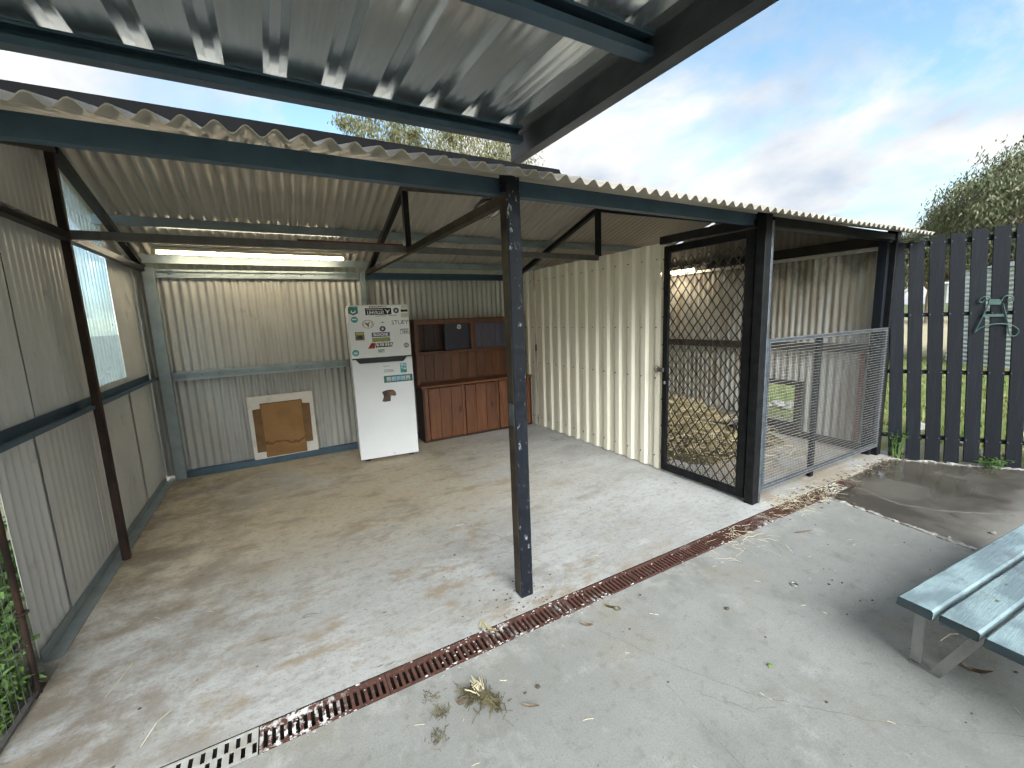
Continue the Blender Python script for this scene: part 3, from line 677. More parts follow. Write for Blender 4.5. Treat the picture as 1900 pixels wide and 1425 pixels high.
box('post', (1.035, 5.655, 0), (1.095, 5.722, 2.24), 'blue_grey_steel', shed)
box('base_channel', (-0.97, 5.655, 0.001), (3.31, 5.722, 0.078), 'blue_steel', shed)
# cream partition wall of trimmed-rib sheets
ycuts = [2.955, 3.72, 4.485, 5.25, 5.715]
for i in range(4):
    w = ycuts[i + 1] - ycuts[i]
    sheet_mb(trim_prof(w, 0.1915, 0.026, 0.060, 0.022, 0.003), (XC - .006, ycuts[i], 0.012 + .001 * i), (0, 1, 0), (0, 0, 1), (-1, 0, 0), 2.235, 0.0016, 2).build('wall_sheet', 'cream_paint', shed, 'cream painted ribbed steel sheet of the partition' if i == 0 else None, sharp=20)
mb = MB()
for zz_ in (0.15, 0.95, 1.45, 2.1):
    for kk in range(14):
        yy = 2.99 + kk * 0.1915
        if yy < 5.6: mb.cbox((XC - .0455, yy + .01, zz_ - .005), (XC - .031, yy + .02, zz_ + .005), .002)
for zz_ in np.arange(0.2, 2.2, 0.27): mb.cbox((XC - .022, 2.935, zz_ - .006), (XC - .012, 2.947, zz_ + .006), .002)
mb.build('screws', 'dark_steel', shed, kind='stuff')
box('wall_trim', (XC - .012, 2.918, 0.01), (XC - .004, 2.972, 2.245), 'cream_paint', shed, b=.002)
# kennel side wall, with the dog hatch
HY0, HY1, HZ0, HZ1 = 2.845, 3.185, 0.17, 0.635
side_sheet(2.05, HY0, 0.03, None, 'kennel_steel', XK, -1, amp=.009); side_sheet(HY1, 4.0, 0.03, None, 'kennel_steel', XK, -1, amp=.009)
side_sheet(3.97, 4.93, 0.03, None, 'kennel_steel', XK + .003, -1, amp=.009); side_sheet(4.9, 5.75, 0.03, None, 'kennel_steel', XK, -1, amp=.009)
side_sheet(HY0 - .04, HY1 + .04, HZ1, None, 'kennel_steel', XK + .003, -1, amp=.009); side_sheet(HY0 - .04, HY1 + .04, 0.03, HZ0, 'kennel_steel', XK + .003, -1, amp=.009)
hf = MB()
for lo, hi in (((XK - .05, HY0 - .09, HZ0 - .1), (XK - .015, HY1 + .09, HZ0)), ((XK - .05, HY0 - .09, HZ1), (XK - .015, HY1 + .09, HZ1 + .06)), ((XK - .05, HY0 - .09, HZ0), (XK - .015, HY0, HZ1)), ((XK - .05, HY1, HZ0), (XK - .015, HY1 + .09, HZ1))): hf.cbox(lo, hi)
hf.build('hatch_frame', 'timber_dark', shed, 'dark timber frame around the square dog hatch')
box('base_beam', (XK - .075, 2.1, 0.001), (XK - .013, 5.7, 0.075), 'timber_dark', shed)
box('girt', (XK - .085, 2.1, 1.08), (XK - .013, 5.7, 1.17), 'timber_dark', shed)
box('top_plate', (XK - .10, 2.06, 2.185), (XK - .013, 5.7, 2.285), 'dark_steel', shed)
box('top_rail', (XK - .06, 2.06, 2.14), (XK - .013, 5.7, 2.18), 'galv_grate', shed)
box('corner_rail', (XK - .05, 2.16, 0.08), (XK - .013, 2.20, 1.07), 'orange_rail', shed)
box('girt', (XC + .06, 5.66, 1.07), (XK - .02, 5.72, 1.17), 'timber_dark', shed)
bar('header', (XC - .03, 2.04, 2.248), (XC - .03, 2.96, 2.262), 0.05, 0.07, 'black_frame', shed)
box('header', (XC + .06, YP - .03, 2.21), (5.47, YP + .03, 2.275), 'black_frame', shed)
# ---- security door
DX0, DX1, DY0, DY1, DZ0, DZ1 = XC - .035, XC - .003, 2.045, 2.925, 0.022, 2.205
d = MB()
for lo, hi in (((DX0, DY0, DZ0), (DX1, DY0 + .075, DZ1)), ((DX0, DY1 - .06, DZ0), (DX1, DY1, DZ1)), ((DX0, DY0 + .075, DZ0), (DX1, DY1 - .06, DZ0 + .07)), ((DX0, DY0 + .075, DZ1 - .065), (DX1, DY1 - .06, DZ1))): d.cbox(lo, hi)
door = d.build('security_door', 'black_frame', shed, 'black framed door with diamond grille beside the cream wall')
lat = MB(); cw, ch = 0.090, 0.118
ya, yb, zl, zh = DY0 + .072, DY1 - .057, DZ0 + .066, DZ1 - .062
nst = int((yb - ya) / (cw / 2)) + 2
for i in range(nst):
    pts = []; j = 0; z = zl
    while z <= zh + 1e-6:
        yy = ya + (i + (0.48 if (j + i) % 2 else -0.48)) * cw / 2
        pts.append((XC - .02 + (0.002 if i % 2 else -0.002), min(max(yy, ya), yb), z)); z += ch / 2; j += 1
    q = [Vector(p) for p in pts]
    for aa, bb in zip(q[:-1], q[1:]):
        if (bb - aa).length > .001 and abs(bb.y - aa.y) > .004: lat.bar(aa, bb, 0.0065, 0.008, (1, 0, 0))
lat.build('diamond_grille', 'black_wire', door)
fm = MB()
for yy in np.arange(ya, yb, 0.018): fm.bar((XC - .008, yy, zl), (XC - .008, yy, 0.50), 0.0016, 0.0016, (1, 0, 0))
for z in np.arange(zl, 0.50, 0.018): fm.bar((XC - .008, ya, z), (XC - .008, yb, z), 0.0016, 0.0016)
fm.build('fine_mesh', 'black_wire', door)
MB().cbox((XC - .062, DY1 - .03, 1.02), (XC - .036, DY1 + .045, 1.06)).tube([(XC - .068, DY1 + .05, 1.045), (XC - .060, DY1 - .02, 1.045)], .006).build('latch', 'leg_steel', door)
MB().tube([(XC - .055, DY1 + .05 + .03 * math.cos(t), 1.045 + .03 * math.sin(t)) for t in np.linspace(0, 6.3, 14)], .004).build('latch_ring', 'leg_steel', door)
MB().cbox((XC - .05, DY1 - .05, .90), (XC - .036, DY1 - .03, .93)).build('lock_cylinder', 'chrome', door)
# ---- mesh panel on the kennel front
PX0, PX1, PZ0, PZ1, PY = XC + .055, 5.475, 0.10, 1.355, 1.965
pf = MB()
for lo, hi in (((PX0, PY - .016, PZ0), (PX0 + .035, PY + .016, PZ1)), ((PX1 - .035, PY - .016, PZ0), (PX1, PY + .016, PZ1)), ((PX0 + .035, PY - .016, PZ0), (PX1 - .035, PY + .016, PZ0 + .035)), ((PX0 + .035, PY - .016, PZ1 - .032), (PX1 - .035, PY + .016, PZ1))): pf.cbox(lo, hi)
panel = pf.build('mesh_panel', 'galv_frame', shed, 'galvanised framed wire mesh panel across the kennel front')
wm = MB()
for xx in np.arange(PX0 + .005, PX1, 0.0254): wm.bar((xx, PY - .020, PZ0 + .01), (xx, PY - .020, PZ1 - .005), 0.0019, 0.0019, (0, 1, 0))
for z in np.arange(PZ0 + .01, PZ1, 0.0254): wm.bar((PX0 + .004, PY - .0222, z), (PX1 - .004, PY - .0222, z), 0.0022, 0.0026)
o = wm.build('wire_mesh', ['galv_wire', 'galv_light'], panel)
nv_ = len(np.arange(PX0 + .005, PX1, 0.0254)) * 6
for i_, p_ in enumerate(o.data.polygons): p_.material_index = 0 if i_ < nv_ else 1
box('mesh_stile', (4.30, PY + .05, 0.0), (4.352, PY + .09, PZ1 - .01), 'black_frame', shed)

# ------------------------------------------------------------------ lit strip lights and bulkhead
def strip_light(name, p, q, label):
    p, q = Vector(p), Vector(q); t = thing(name, (p + q) / 2 + Vector((0, 0, .05)), label, 'strip light', 'lit strip lights')
    d_ = (q - p).normalized()
    MB().bar(p + Vector((0, 0, .032)), q + Vector((0, 0, .032)), .045, .03).build('housing', 'lamp_housing', t)
    MB().tube([p + d_ * .03, q - d_ * .03], .0145, 10).build('tube', 'tube_glow', t)
    for e in (p, q): MB().bar(e - Vector((0, 0, .018)), e + Vector((0, 0, .02)), .05, .03, d_).build('end_cap', 'lamp_housing', t)
    return t
strip_light('strip_light', (-0.875, 5.20, 2.330), (0.80, 5.20, 2.318), 'long glowing strip light under the roof above the back wall')
strip_light('strip_light', (5.36, 4.16, 2.18), (5.36, 5.38, 2.18), 'glowing strip light inside the kennel seen through the diamond grille')
mount = box('light_mount_board', (-0.90, 5.17, 2.383), (0.95, 5.24, 2.400), 'roof_steel', shed)
bl = thing('bulkhead_lamp', (2.115, 4.206, 2.77), 'unlit white caged bulkhead lamp under the roof behind the middle post', 'lamp')
dm = MB(); vs = []; fs = []; NR, NS = 6, 20
for i in range(NR + 1):
    th = i / NR * math.pi / 2
    for k in range(NS):
        t = 2 * math.pi * k / NS; vs.append((2.115 + .13 * math.cos(th) * math.cos(t), 4.206 + .13 * math.cos(th) * math.sin(t) , 2.735 - .075 * math.sin(th) - .3 * .13 * math.cos(th) * math.sin(t)))
for i in range(NR):
    for k in range(NS): fs.append((i * NS + k, i * NS + (k + 1) % NS, (i + 1) * NS + (k + 1) % NS, (i + 1) * NS + k))
dm.add(vs, fs, True).build('glass_dome', 'lamp_glass', bl)
cg = MB()
for a_ in (0, math.pi / 3, 2 * math.pi / 3):
    cg.tube([(2.115 + .137 * math.cos(t) * math.cos(a_), 4.206 + .137 * math.cos(t) * math.sin(a_), 2.735 - .082 * math.sin(t) - .3 * .137 * math.cos(t) * math.sin(a_)) for t in np.linspace(0, math.pi, 12)], .004, 5)
cg.tube([(2.115 + .142 * math.cos(t), 4.206 + .142 * math.sin(t), 2.74 - .3 * .142 * math.sin(t)) for t in np.linspace(0, 2 * math.pi, 25)], .012, 6)
cg.build('wire_cage', 'leg_steel', bl)

# ------------------------------------------------------------------ carport roof overhead
cp = thing('carport', (-0.4, 0.3, 0), 'zincalume carport roof on blue purlins overhead in front of shed', 'carport')
zc = lambda y: 2.497 + 0.034 * (y - 1.9)
TP = 0.19; x = 1.245; CY0 = 0.10
xs = [1.235 - i * TP * 4 for i in range(6)]
for i, x1 in enumerate(xs[:-1]):
    x0 = xs[i + 1]
    sheet_mb(trim_prof(x1 - x0, TP, 0.030, 0.03, 0.022, 0.0014), (x0, CY0, zc(CY0) + .001 * (i % 2)), (1, 0, 0), (0, 1, 0.034), (0, 0, 1), (1.985 - CY0), 0.0016, 2).build('roof_sheet', 'zinc_sheet', cp, sharp=20)
for y in (1.90, 1.095, 0.29):
    channel_mb((-2.5, y, zc(y) - .034), (1.150, y, zc(y) - .034), .05, .062, .014, 1).build('purlin', 'blue_steel', cp)
b = channel_mb((1.140, CY0 - .05, zc(CY0) - .052), (1.212, 2.06, zc(2.06) - .052), .056, .10, .02, 1)
b.build('end_beam', 'char_steel', cp)
for yy in (0.15,): 
    for xx in (-2.4,): box('post', (xx - .035, yy - .035, 0), (xx + .035, yy + .035, 2.38), 'blue_steel', cp)

# ------------------------------------------------------------------ channel drain
dr = thing('channel_drain', (1.5, 1.776, 0), 'rusty slotted channel drain running across the concrete floor', 'drain')
MB().box((-1.08, D2 + .001, -.084), (4.44, D1 - .001, -.080)).box((-1.08, D2 + .0005, -.080), (4.44, D2 + .0032, -.002)).box((-1.08, D1 - .0036, -.080), (4.44, D1 - .0004, -.0006)).build('trough', 'trough_dark', dr)
x = -0.215
gi = 0
while x < 4.40:
    w = min(0.497, 4.44 - x); z1 = -0.003 + random.uniform(-.001, .001); z0 = z1 - .018
    y0, y1 = D2 + .004 + random.uniform(0, .003), D1 - .004 - random.uniform(0, .003)
    mb = MB().box((x, y0, z0), (x + w, y0 + .016, z1)).box((x, y1 - .016, z0), (x + w, y1, z1))
    nb = int(w / 0.029)
    for i in range(nb + 1):
        xx = x + (w - .013) * i / nb
        mb.box((xx, y0 + .016, z0 + .0004), (xx + .013, y1 - .016, z1 - .0004))
    mb.build('grate', 'rust_grate', dr); x += w + .003; gi += 1
# galvanised perforated grates at the near end
def perforated(x0, x1):
    mb = MB(); y0, y1 = D2 + .004, D1 - .004; z1 = -.003; z0 = -.008
    rows = 2; rh = (y1 - y0 - .02) / rows; pitch = .038
    mb.box((x0, y0, z0), (x1, y0 + .01, z1)).box((x0, y1 - .01, z0), (x1, y1, z1))
    for r_ in range(rows):
        yy0 = y0 + .01 + r_ * rh; off = (r_ % 2) * pitch / 2
        mb.box((x0, yy0, z0 + .0003), (x1, yy0 + .006, z1 - .0003))
        xx = x0 - off
        while xx < x1:
            a0, a1 = max(x0, xx), min(x1, xx + .023)
            if a1 - a0 > .001: mb.box((a0, yy0 + .006, z0 + .0006), (a1, yy0 + rh, z1 - .0006))
            xx += pitch
    mb.build('grate', 'galv_grate', dr, 'pale perforated metal grate at the near end of the drain')
perforated(-0.718, -0.220); perforated(-1.078, -0.722)
# lime crumbs along the grate
mb = MB()
for i in range(270):
    xx = random.choice([random.gauss(0.68, .10), random.gauss(0.68, .10), random.gauss(1.30, .20), random.gauss(1.30, .20), random.uniform(-.2, 3.5), random.gauss(.02, .12), random.gauss(2.6, .2)]); yy = random.choice([random.gauss(D2 + .012, .010), random.gauss(D1 - .012, .010), random.uniform(D2, D1), random.gauss(D2 - .008, .012)])
    s_ = random.uniform(.0015, .0055); q = rock_mb((xx, yy, -.002), s_, (random.uniform(.8, 2.2), 1.0, .7), i); mb.add(q.v, q.f)
o = mb.build('lime_crumbs', 'lime', dr); o['kind'] = 'stuff'

# ------------------------------------------------------------------ fridge
FA = math.atan2(-0.068, 0.663)
FM = Matrix.Translation((0.742, 5.014, 0)) @ Matrix.Rotation(FA, 4, 'Z')
W = 0.664
fr = thing('fridge', FM @ Vector((W / 2, .3, 0)), 'white top-freezer fridge covered with stickers by the back wall', 'fridge')
def fpart(mb, name, mat, parent=None, label=None, sharp=None): return mb.xform(FM).build(name, mat, parent or fr, label, sharp)
fpart(MB().cbox((.004, .062, .03), (W - .004, .60, 1.795), .012), 'cabinet', 'fridge_white')
fpart(MB().box((0, 0, 1.212), (W, .056, 1.80)), 'freezer_door', 'fridge_white')
fz = bpy.data.objects['freezer_door']
fdm = prism([(0.006, .035), (W - .006, .035), (W, .041), (W, 1.197), (.915 * W, 1.197), (.855 * W, 1.150), (.125 * W, 1.150), (.065 * W, 1.197), (0, 1.197), (0, .041)], 0.0, .056)
fd = fpart(fdm, 'fridge_door', 'fridge_white')
fpart(MB().box((.01, .030, 1.10), (W - .01, .0555, 1.211)), 'handle_recess', 'fridge_dark', None)
for fx_, fy_ in ((.05, .05), (W - .11, .05), (.05, .5), (W - .11, .5)): fpart(MB().cbox((fx_, fy_, 0), (fx_ + .06, fy_ + .06, .034)), 'foot', 'fridge_dark')
fpart(MB().box((.55 * W, -.0008, .062), (.59 * W, -.0001, .070)), 'badge', 'st_grey', fd)
for o_, wv in ((fz, .014), (fd, .014)):
    bv = o_.modifiers.new('rounded', 'BEVEL'); bv.width = wv; bv.segments = 3; bv.limit_method = 'ANGLE'; bv.angle_limit = R(40)
STK = [0]
def stk(u0, u1, z0, z1, mat, parent, name='sticker', shape=None, lab=None, lift=1):
    """flat sticker on a door front, u in metres from the left edge"""
    STK[0] += 1; y = -.0006 * lift
    if shape is None: pts = [(u0, z0), (u1, z0), (u1, z1), (u0, z1)]
    elif shape == 'disc':
        cx, cz, rx, rz = (u0 + u1) / 2, (z0 + z1) / 2, (u1 - u0) / 2, (z1 - z0) / 2
        pts = [(cx + rx * math.cos(2 * math.pi * k / 24), cz + rz * math.sin(2 * math.pi * k / 24)) for k in range(24)]
    else: pts = [(u0 + (u1 - u0) * a_, z0 + (z1 - z0) * b_) for a_, b_ in shape]
    return fpart(prism(pts, y, y + .0005), name, mat, parent, lab)
def lettering(body, u0, u1, z0, z1, mat, parent, lift=2, shear=0.0, bold=0.0):
    cu = bpy.data.curves.new('lettering', 'FONT'); cu.body = body; cu.size = 1.0; cu.resolution_u = 2; cu.offset = bold; cu.shear = shear
    to = bpy.data.objects.new('lettering_tmp', cu); COL.objects.link(to)
    dg = bpy.context.evaluated_depsgraph_get()
    me = bpy.data.meshes.new_from_object(to.evaluated_get(dg)); bpy.data.objects.remove(to)
    co = [v.co.copy() for v in me.vertices]
    x0 = min(c.x for c in co); x1 = max(c.x for c in co); y0 = min(c.y for c in co); y1 = max(c.y for c in co)
    for v, c in zip(me.vertices, co):
        v.co = FM @ Vector((u0 + (c.x - x0) / (x1 - x0) * (u1 - u0), -.0006 * lift, z0 + (c.y - y0) / (y1 - y0) * (z1 - z0)))
    me.materials.clear(); me.materials.append(MT[mat])
    o = bpy.data.objects.new('lettering', me); COL.objects.link(o); o.parent = parent; o.matrix_parent_inverse = world_of(parent).inverted()
    return o
ZT, ZH = 1.80, 0.588
def fu(u): return u * W
def fvz(v): return ZT - v * ZH
def S(u0, u1, v0, v1, mat, shape=None, lab=None, lift=1): return stk(fu(u0), fu(u1), fvz(v1), fvz(v0), mat, fz, shape=shape, lab=lab, lift=lift)
def T(body, u0, u1, v0, v1, mat, **k): return lettering(body, fu(u0), fu(u1), fvz(v1), fvz(v0), mat, fz, **k)
S(.018, .168, .022, .185, 'st_green', [(0, .22), (.5, 0), (1, .22), (1, 1), (0, 1)], 'dark green shield sticker')
S(.055, .135, .085, .15, 'st_white', 'disc', lift=2); S(.075, .115, .075, .125, 'st_green', 'disc', lift=3); S(.03, .155, .035, .052, 'st_teal', lift=2)
T('KINGAROY', .355, .645, .018, .05, 'st_ink', bold=.03)
S(.285, .71, .06, .188, 'st_black', lab='black sticker with white lettering and a stag head')
T('LINVILLE?', .315, .585, .112, .175, 'st_white', bold=.02); S(.31, .575, .075, .10, 'st_grey', lift=2)
S(.60, .69, .07, .165, 'st_white', [(.42, 0), (.58, 0), (.66, .38), (.82, .5), (1, .95), (.80, .72), (.62, .55), (.5, .5), (.38, .55), (.2, .72), (0, .95), (.18, .5), (.34, .38)], lift=2)
S(.742, .838, .062, .168, 'st_ink', 'disc'); S(.765, .815, .09, .145, 'st_grey', 'disc', lift=2); S(.783, .80, .085, .15, 'st_white', [(.5, 0), (1, .5), (.5, 1), (0, .5)], lift=3)
S(.868, .985, .10, .145, 'st_black'); S(.88, .985, .02, .085, 'st_beige'); S(.87, .985, .165, .255, 'st_beige')
S(.44, .62, .205, .217, 'st_grey'); S(.66, .79, .20, .215, 'st_grey'); S(.48, .58, .19, .196, 'st_grey')
S(.048, .158, .205, .325, 'st_teal', 'disc', 'teal round sticker near the top of the freezer door'); S(.068, .138, .25, .272, 'st_white', lift=2); S(.073, .133, .285, .295, 'st_green', lift=2)
S(.215, .405, .275, .44, 'st_pink', 'disc'); S(.222, .398, .281, .434, 'st_beige', 'disc', lift=2); S(.25, .37, .29, .43, 'st_white', 'disc', lift=3)
S(.265, .345, .315, .42, 'st_ink', [(.55, 0), (.75, .3), (.7, .55), (1, 1), (.8, .95), (.55, .7), (.35, .75), (.1, .9), (0, .6), (.3, .5), (.45, .3)], lift=4)
S(.515, .58, .335, .35, 'st_grey'); S(.54, .555, .31, .328, 'st_grey')
T('STUEY', .70, .985, .305, .385, 'st_ink')
S(.492, .594, .405, .51, 'st_ink', 'disc'); S(.515, .571, .43, .488, 'st_grey', 'disc', lift=2); S(.535, .552, .425, .49, 'st_white', [(.5, 0), (1, .5), (.5, 1), (0, .5)], lift=3)
S(.835, .98, .475, .49, 'st_ink'); S(.838, .992, .505, .575, 'st_ink'); S(.843, .987, .511, .569, 'st_white', lift=2); T('YETI', .862, .97, .522, .56, 'st_ink', lift=3, bold=.03)
S(.09, .237, .50, .658, 'st_olive', lab='square olive and brown picture sticker'); S(.105, .22, .565, .645, 'st_brown', 'disc', lift=2); S(.10, .23, .515, .55, 'st_lime', lift=2); S(.145, .195, .575, .62, 'st_black', 'disc', lift=3)
S(.355, .655, .522, .608, 'st_purple'); T('BOOIE', .385, .625, .538, .592, 'st_white', bold=.03)
S(.355, .655, .62, .705, 'st_lime'); T('GLAN DEVON', .368, .645, .635, .69, 'st_brown')
S(.275, .42, .715, .825, 'st_red', [(0, 0), (.75, 0), (1, .9), (.45, 1)]); S(.40, .70, .725, .81, 'st_black', [(0, 0), (.93, .05), (1, 1), (.1, 1)], lift=2)
S(.31, .395, .735, .805, 'st_black', [(0, 0), (.25, 0), (.8, .95), (.55, 1)], lift=2)
for i_ in range(6): S(.425 + i_ * .044, .462 + i_ * .044, .735, .79, 'st_white', [(0, 0), (.3, 0), (.42, .4), (.6, .4), (.6, 0), (.9, 0), (1, 1), (.25, 1)] if i_ % 2 else [(0, 0), (.7, .05), (1, .5), (.6, .6), (1, 1), (.2, 1)], lift=3)
S(.875, .965, .745, .845, 'st_olive', 'disc'); S(.89, .95, .765, .82, 'st_beige', 'disc', lift=2); S(.905, .935, .78, .80, 'st_olive', 'disc', lift=3)
S(.435, .548, .845, .915, 'st_beige'); S(.44, .54, .853, .872, 'st_teal', lift=2); S(.445, .50, .885, .905, 'st_teal', lift=2)
S(.018, .132, .83, .95, 'st_teal', 'disc', 'teal round sticker with a hill near the freezer door seam'); S(.04, .11, .87, .92, 'st_sky', 'disc', lift=2); S(.05, .10, .875, .905, 'st_white', [(0, 0), (1, 0), (.7, .8), (.5, .5), (.3, 1)], lift=3)
# lower door
def SD(u0, u1, z0, z1, mat, shape=None, lab=None, lift=1, name='sticker'): return stk(fu(u0), fu(u1), z0, z1, mat, fd, name, shape, lab, lift)
lettering('Hisense', fu(.50), fu(.605), 1.098, 1.115, 'st_text', fd, lift=1)
for q, (u1_, zz_) in enumerate(((.66, 1.058), (.68, 1.046), (.675, 1.034))): SD(.505, u1_, zz_, zz_ + .006, 'st_grey')
SD(.785, .895, 1.015, 1.128, 'st_teal'); 
for u0_, u1_, z0_, z1_, mm in ((.80, .84, 1.10, 1.12, 'st_white'), (.85, .885, 1.085, 1.12, 'st_sky'), (.795, .83, 1.065, 1.085, 'st_sky'), (.845, .88, 1.055, 1.07, 'st_white'), (.80, .84, 1.03, 1.05, 'st_green'), (.85, .89, 1.02, 1.045, 'st_green')): SD(u0_, u1_, z0_, z1_, mm, lift=2)
SD(.495, .985, .912, .992, 'st_banner', lab='teal banner sticker with five pale pictures')
for i_, mm in enumerate(('st_beige', 'st_sky', 'st_sky', 'st_sky', 'st_beige')):
    SD(.54 + i_ * .083, .612 + i_ * .083, .927, .978, mm, lift=2); SD(.55 + i_ * .083, .60 + i_ * .083, .932, .948, 'st_grey' if i_ != 4 else 'st_olive', [(0, 0), (1, 0), (.8, .8), (.4, 1)], lift=3)
dog = SD(.435, .68, .69, .83, 'st_dog', [(0, .06), (.2, 0), (.58, .03), (.62, .45), (.66, .52), (.80, .46), (.93, .42), (1, .56), (.97, .76), (.86, .93), (.6, 1), (.38, .97), (.16, .92), (.05, .80), (.12, .68), (.12, .4)], 'brown dog head cut-out magnet', name='dog_head_magnet')
stk(fu(.565), fu(.672), .752, .815, 'st_dog2', dog, 'muzzle_patch', [(0, .1), (.5, .05), (.95, .05), (1, .45), (.9, .9), (.4, 1), (0, .7)], lift=2)
stk(fu(.44), fu(.535), .75, .818, 'st_dogear', dog, 'ear_patch', [(.1, .9), (.05, .7), (.25, .3), (.5, 0), (.8, .1), (1, .6), (.7, 1)], lift=2)

# ------------------------------------------------------------------ timber hutch
hu = thing('timber_hutch', (2.45, 5.5, 0), 'red brown timber hutch with plank doors and open shelves beside fridge', 'cabinet')
HX0, HX1, HY, HB = 1.618, 3.285, 5.355, 5.652
box('side_panel', (HX0, HY, 0.0), (HX0 + .03, HB, .728), 'hutch_dark', hu); box('side_panel', (HX1 - .03, HY, 0), (HX1, HB, .728), 'hutch_dark', hu)
box('plinth', (HX0 + .03, HY + .01, 0), (HX1 - .03, HB, .03), 'hutch_dark', hu)
box('back_panel', (HX0 + .03, HB - .02, .03), (HX1 - .03, HB, .728), 'hutch_dark', hu)
box('counter_top', (HX0 - .015, HY - .03, .73), (HX1 + .004, HB, .762), 'hutch_wood', hu, b=.006)
xx = HX0 + .03
for dn in range(3):
    box('stile', (xx, HY, .03), (xx + .045, HY + .03, .728), 'hutch_wood', hu); xx += .045
    dw = (HX1 - .03 - HX0 - .03 - 4 * .045) / 3
    dd = box('cupboard_door', (xx + .003, HY + .008, .04), (xx + dw - .003, HY + .022, .715), 'hutch_dark', hu)
    for bn in range(3):
        bw = (dw - .008) / 3
        box('board', (xx + .004 + bn * bw + .0015, HY - .012 + random.uniform(-.001, .001), .038), (xx + .004 + (bn + 1) * bw - .0015, HY + .007, .718), 'hutch_wood', dd, b=.004)
    kx = xx + dw - .045 if dn != 1 else xx + dw - .08
    MB().cbox((kx, HY - .022, .36), (kx + .022, HY - .011, .44), .004).build('pull', 'hutch_dark', dd)
    xx += dw
box('stile', (xx, HY, .03), (xx + .043, HY + .03, .728), 'hutch_wood', hu)
UY = 5.475; UX1 = 3.262
box('side_panel', (HX0 - .01, UY, .764), (HX0 + .022, HB, 1.598), 'hutch_wood', hu); box('side_panel', (UX1 - .03, UY, .764), (UX1, HB, 1.598), 'hutch_wood', hu)
xb = HX0 + .022
while xb < UX1 - .05:
    wb = min(.128, UX1 - .03 - xb)
    box('back_board', (xb + .001, HB - .020 + random.uniform(-.0015, .0015), .764), (xb + wb - .001, HB - .005, 1.158), 'hutch_wood', hu, b=.003); xb += wb
box('shelf', (HX0 + .022, UY + .004, 1.16), (UX1 - .03, HB - .004, 1.196), 'hutch_wood', hu)
box('top_board', (HX0 - .02, UY - .012, 1.598), (UX1 + .008, HB, 1.622), 'hutch_wood', hu)
box('top_rail', (HX0 + .022, UY, 1.555), (UX1 - .03, UY + .022, 1.597), 'hutch_wood', hu)
box('mullion', (2.40, UY, 1.197), (2.47, UY + .022, 1.554), 'hutch_wood', hu); box('mullion', (HX0 + .022, UY, 1.197), (HX0 + .05, UY + .022, 1.554), 'hutch_wood', hu)
xb = HX0 + .022
for i_ in range(3):
    box('back_board', (xb + .001, HB - .02, 1.197), (xb + .139, HB - .006, 1.596), 'hutch_dark', hu); xb += .14
pn = box('sliding_panel', (2.03, UY + .03, 1.198), (2.42, UY + .036, 1.553), 'door_purple', hu, 'dark violet sliding panel with a round white sticker')
disc(MB(), (2.245, UY + .0285, 1.505), (1, 0, 0), (0, 0, 1), .03).build('round_sticker', 'st_white', pn); disc(MB(), (2.245, UY + .0278, 1.505), (1, 0, 0), (0, 0, 1), .02).build('round_sticker', 'st_grey', pn)
box('glass_pane', (2.471, UY + .010, 1.198), (UX1 - .032, UY + .014, 1.553), 'hutch_glass', hu)

# ------------------------------------------------------------------ board and cardboard leaning on the back wall
lean = Matrix.Translation((0, 5.640, 0.079)) @ Matrix.Rotation(R(-0.8), 4, 'X')
wb_ = prism([(-.328, .0), (.352, .006), (.345, .742), (-.335, .738)], -.004, .004, lean).build('white_board', 'white_board')
tag(wb_, 'stained white board standing on the base channel against corrugated wall', 'board')
cb = prism([(-.205, .015), (.225, .015), (.225, .128), (.300, .130), (.305, .600), (.228, .606), (.222, .655), (-.215, .652), (-.215, .595), (-.292, .588), (-.292, .085), (-.205, .083)], -.016, -.006, lean)
cbo = cb.build('flattened_carton', 'cardboard_shaded'); tag(cbo, 'flattened brown cardboard carton with water stain in front of white board', 'cardboard')
prism([(-.198, .02), (.216, .02), (.213, .648), (-.208, .645)], -.021, -.0165, lean).build('centre_panel', 'cardboard', cbo)

# ------------------------------------------------------------------ picket fence on the right
FB = Vector((5.586, 1.879, 0)); FD = Vector((.5908, -.8068, 0)); FN = Vector((-.8068, -.5908, 0))
fence = thing('picket_fence', FB + FD * .6, 'dark slate painted timber paling fence right of the kennel', 'fence')
def fpt(s_, z, off=0.0): return FB + FD * s_ + FN * off + Vector((0, 0, z))
for k in range(0, 15):
    sb0, sb1 = .134 + .149 * (k - 1) + random.uniform(-.003, .003), .096 + .149 * k + random.uniform(-.003, .003)
    zt = 2.185 if k < 2 else min(2.225 + .012 * (k - 2), 2.33) + random.uniform(-.008, .008)
    z0 = -.015 + random.uniform(-.005, .015); ln = .145 * zt / 2.2
    sk = random.uniform(-.004, .004); th = .02
    # slightly uneven paling, built as a 5-row board
    mb = MB(); vs = []; NRW = 5
    for j in range(NRW + 1):
        t = j / NRW; z = z0 + (zt - z0) * t; sh = -ln * t + sk * math.sin(3 * t)
        bow = .004 * math.sin(math.pi * t + k)
        for s_, off in ((sb0 + sh, .002 + bow), (sb1 + sh, .002 + bow), (sb1 + sh, .002 + th + bow), (sb0 + sh, .002 + th + bow)):
            vs.append(fpt(s_, z + (.006 * ((k % 3) - 1) * (1 if s_ > sb0 + sh + .01 else -1) if j == NRW else 0), off))
    fs = [(0, 1, 2, 3), tuple(NRW * 4 + q for q in (3, 2, 1, 0))]
    for j in range(NRW):
        for q in range(4): fs.append((j * 4 + q, j * 4 + (q + 1) % 4, (j + 1) * 4 + (q + 1) % 4, (j + 1) * 4 + q))
    mb.add(vs, fs).build('paling', 'fence_paint', fence)
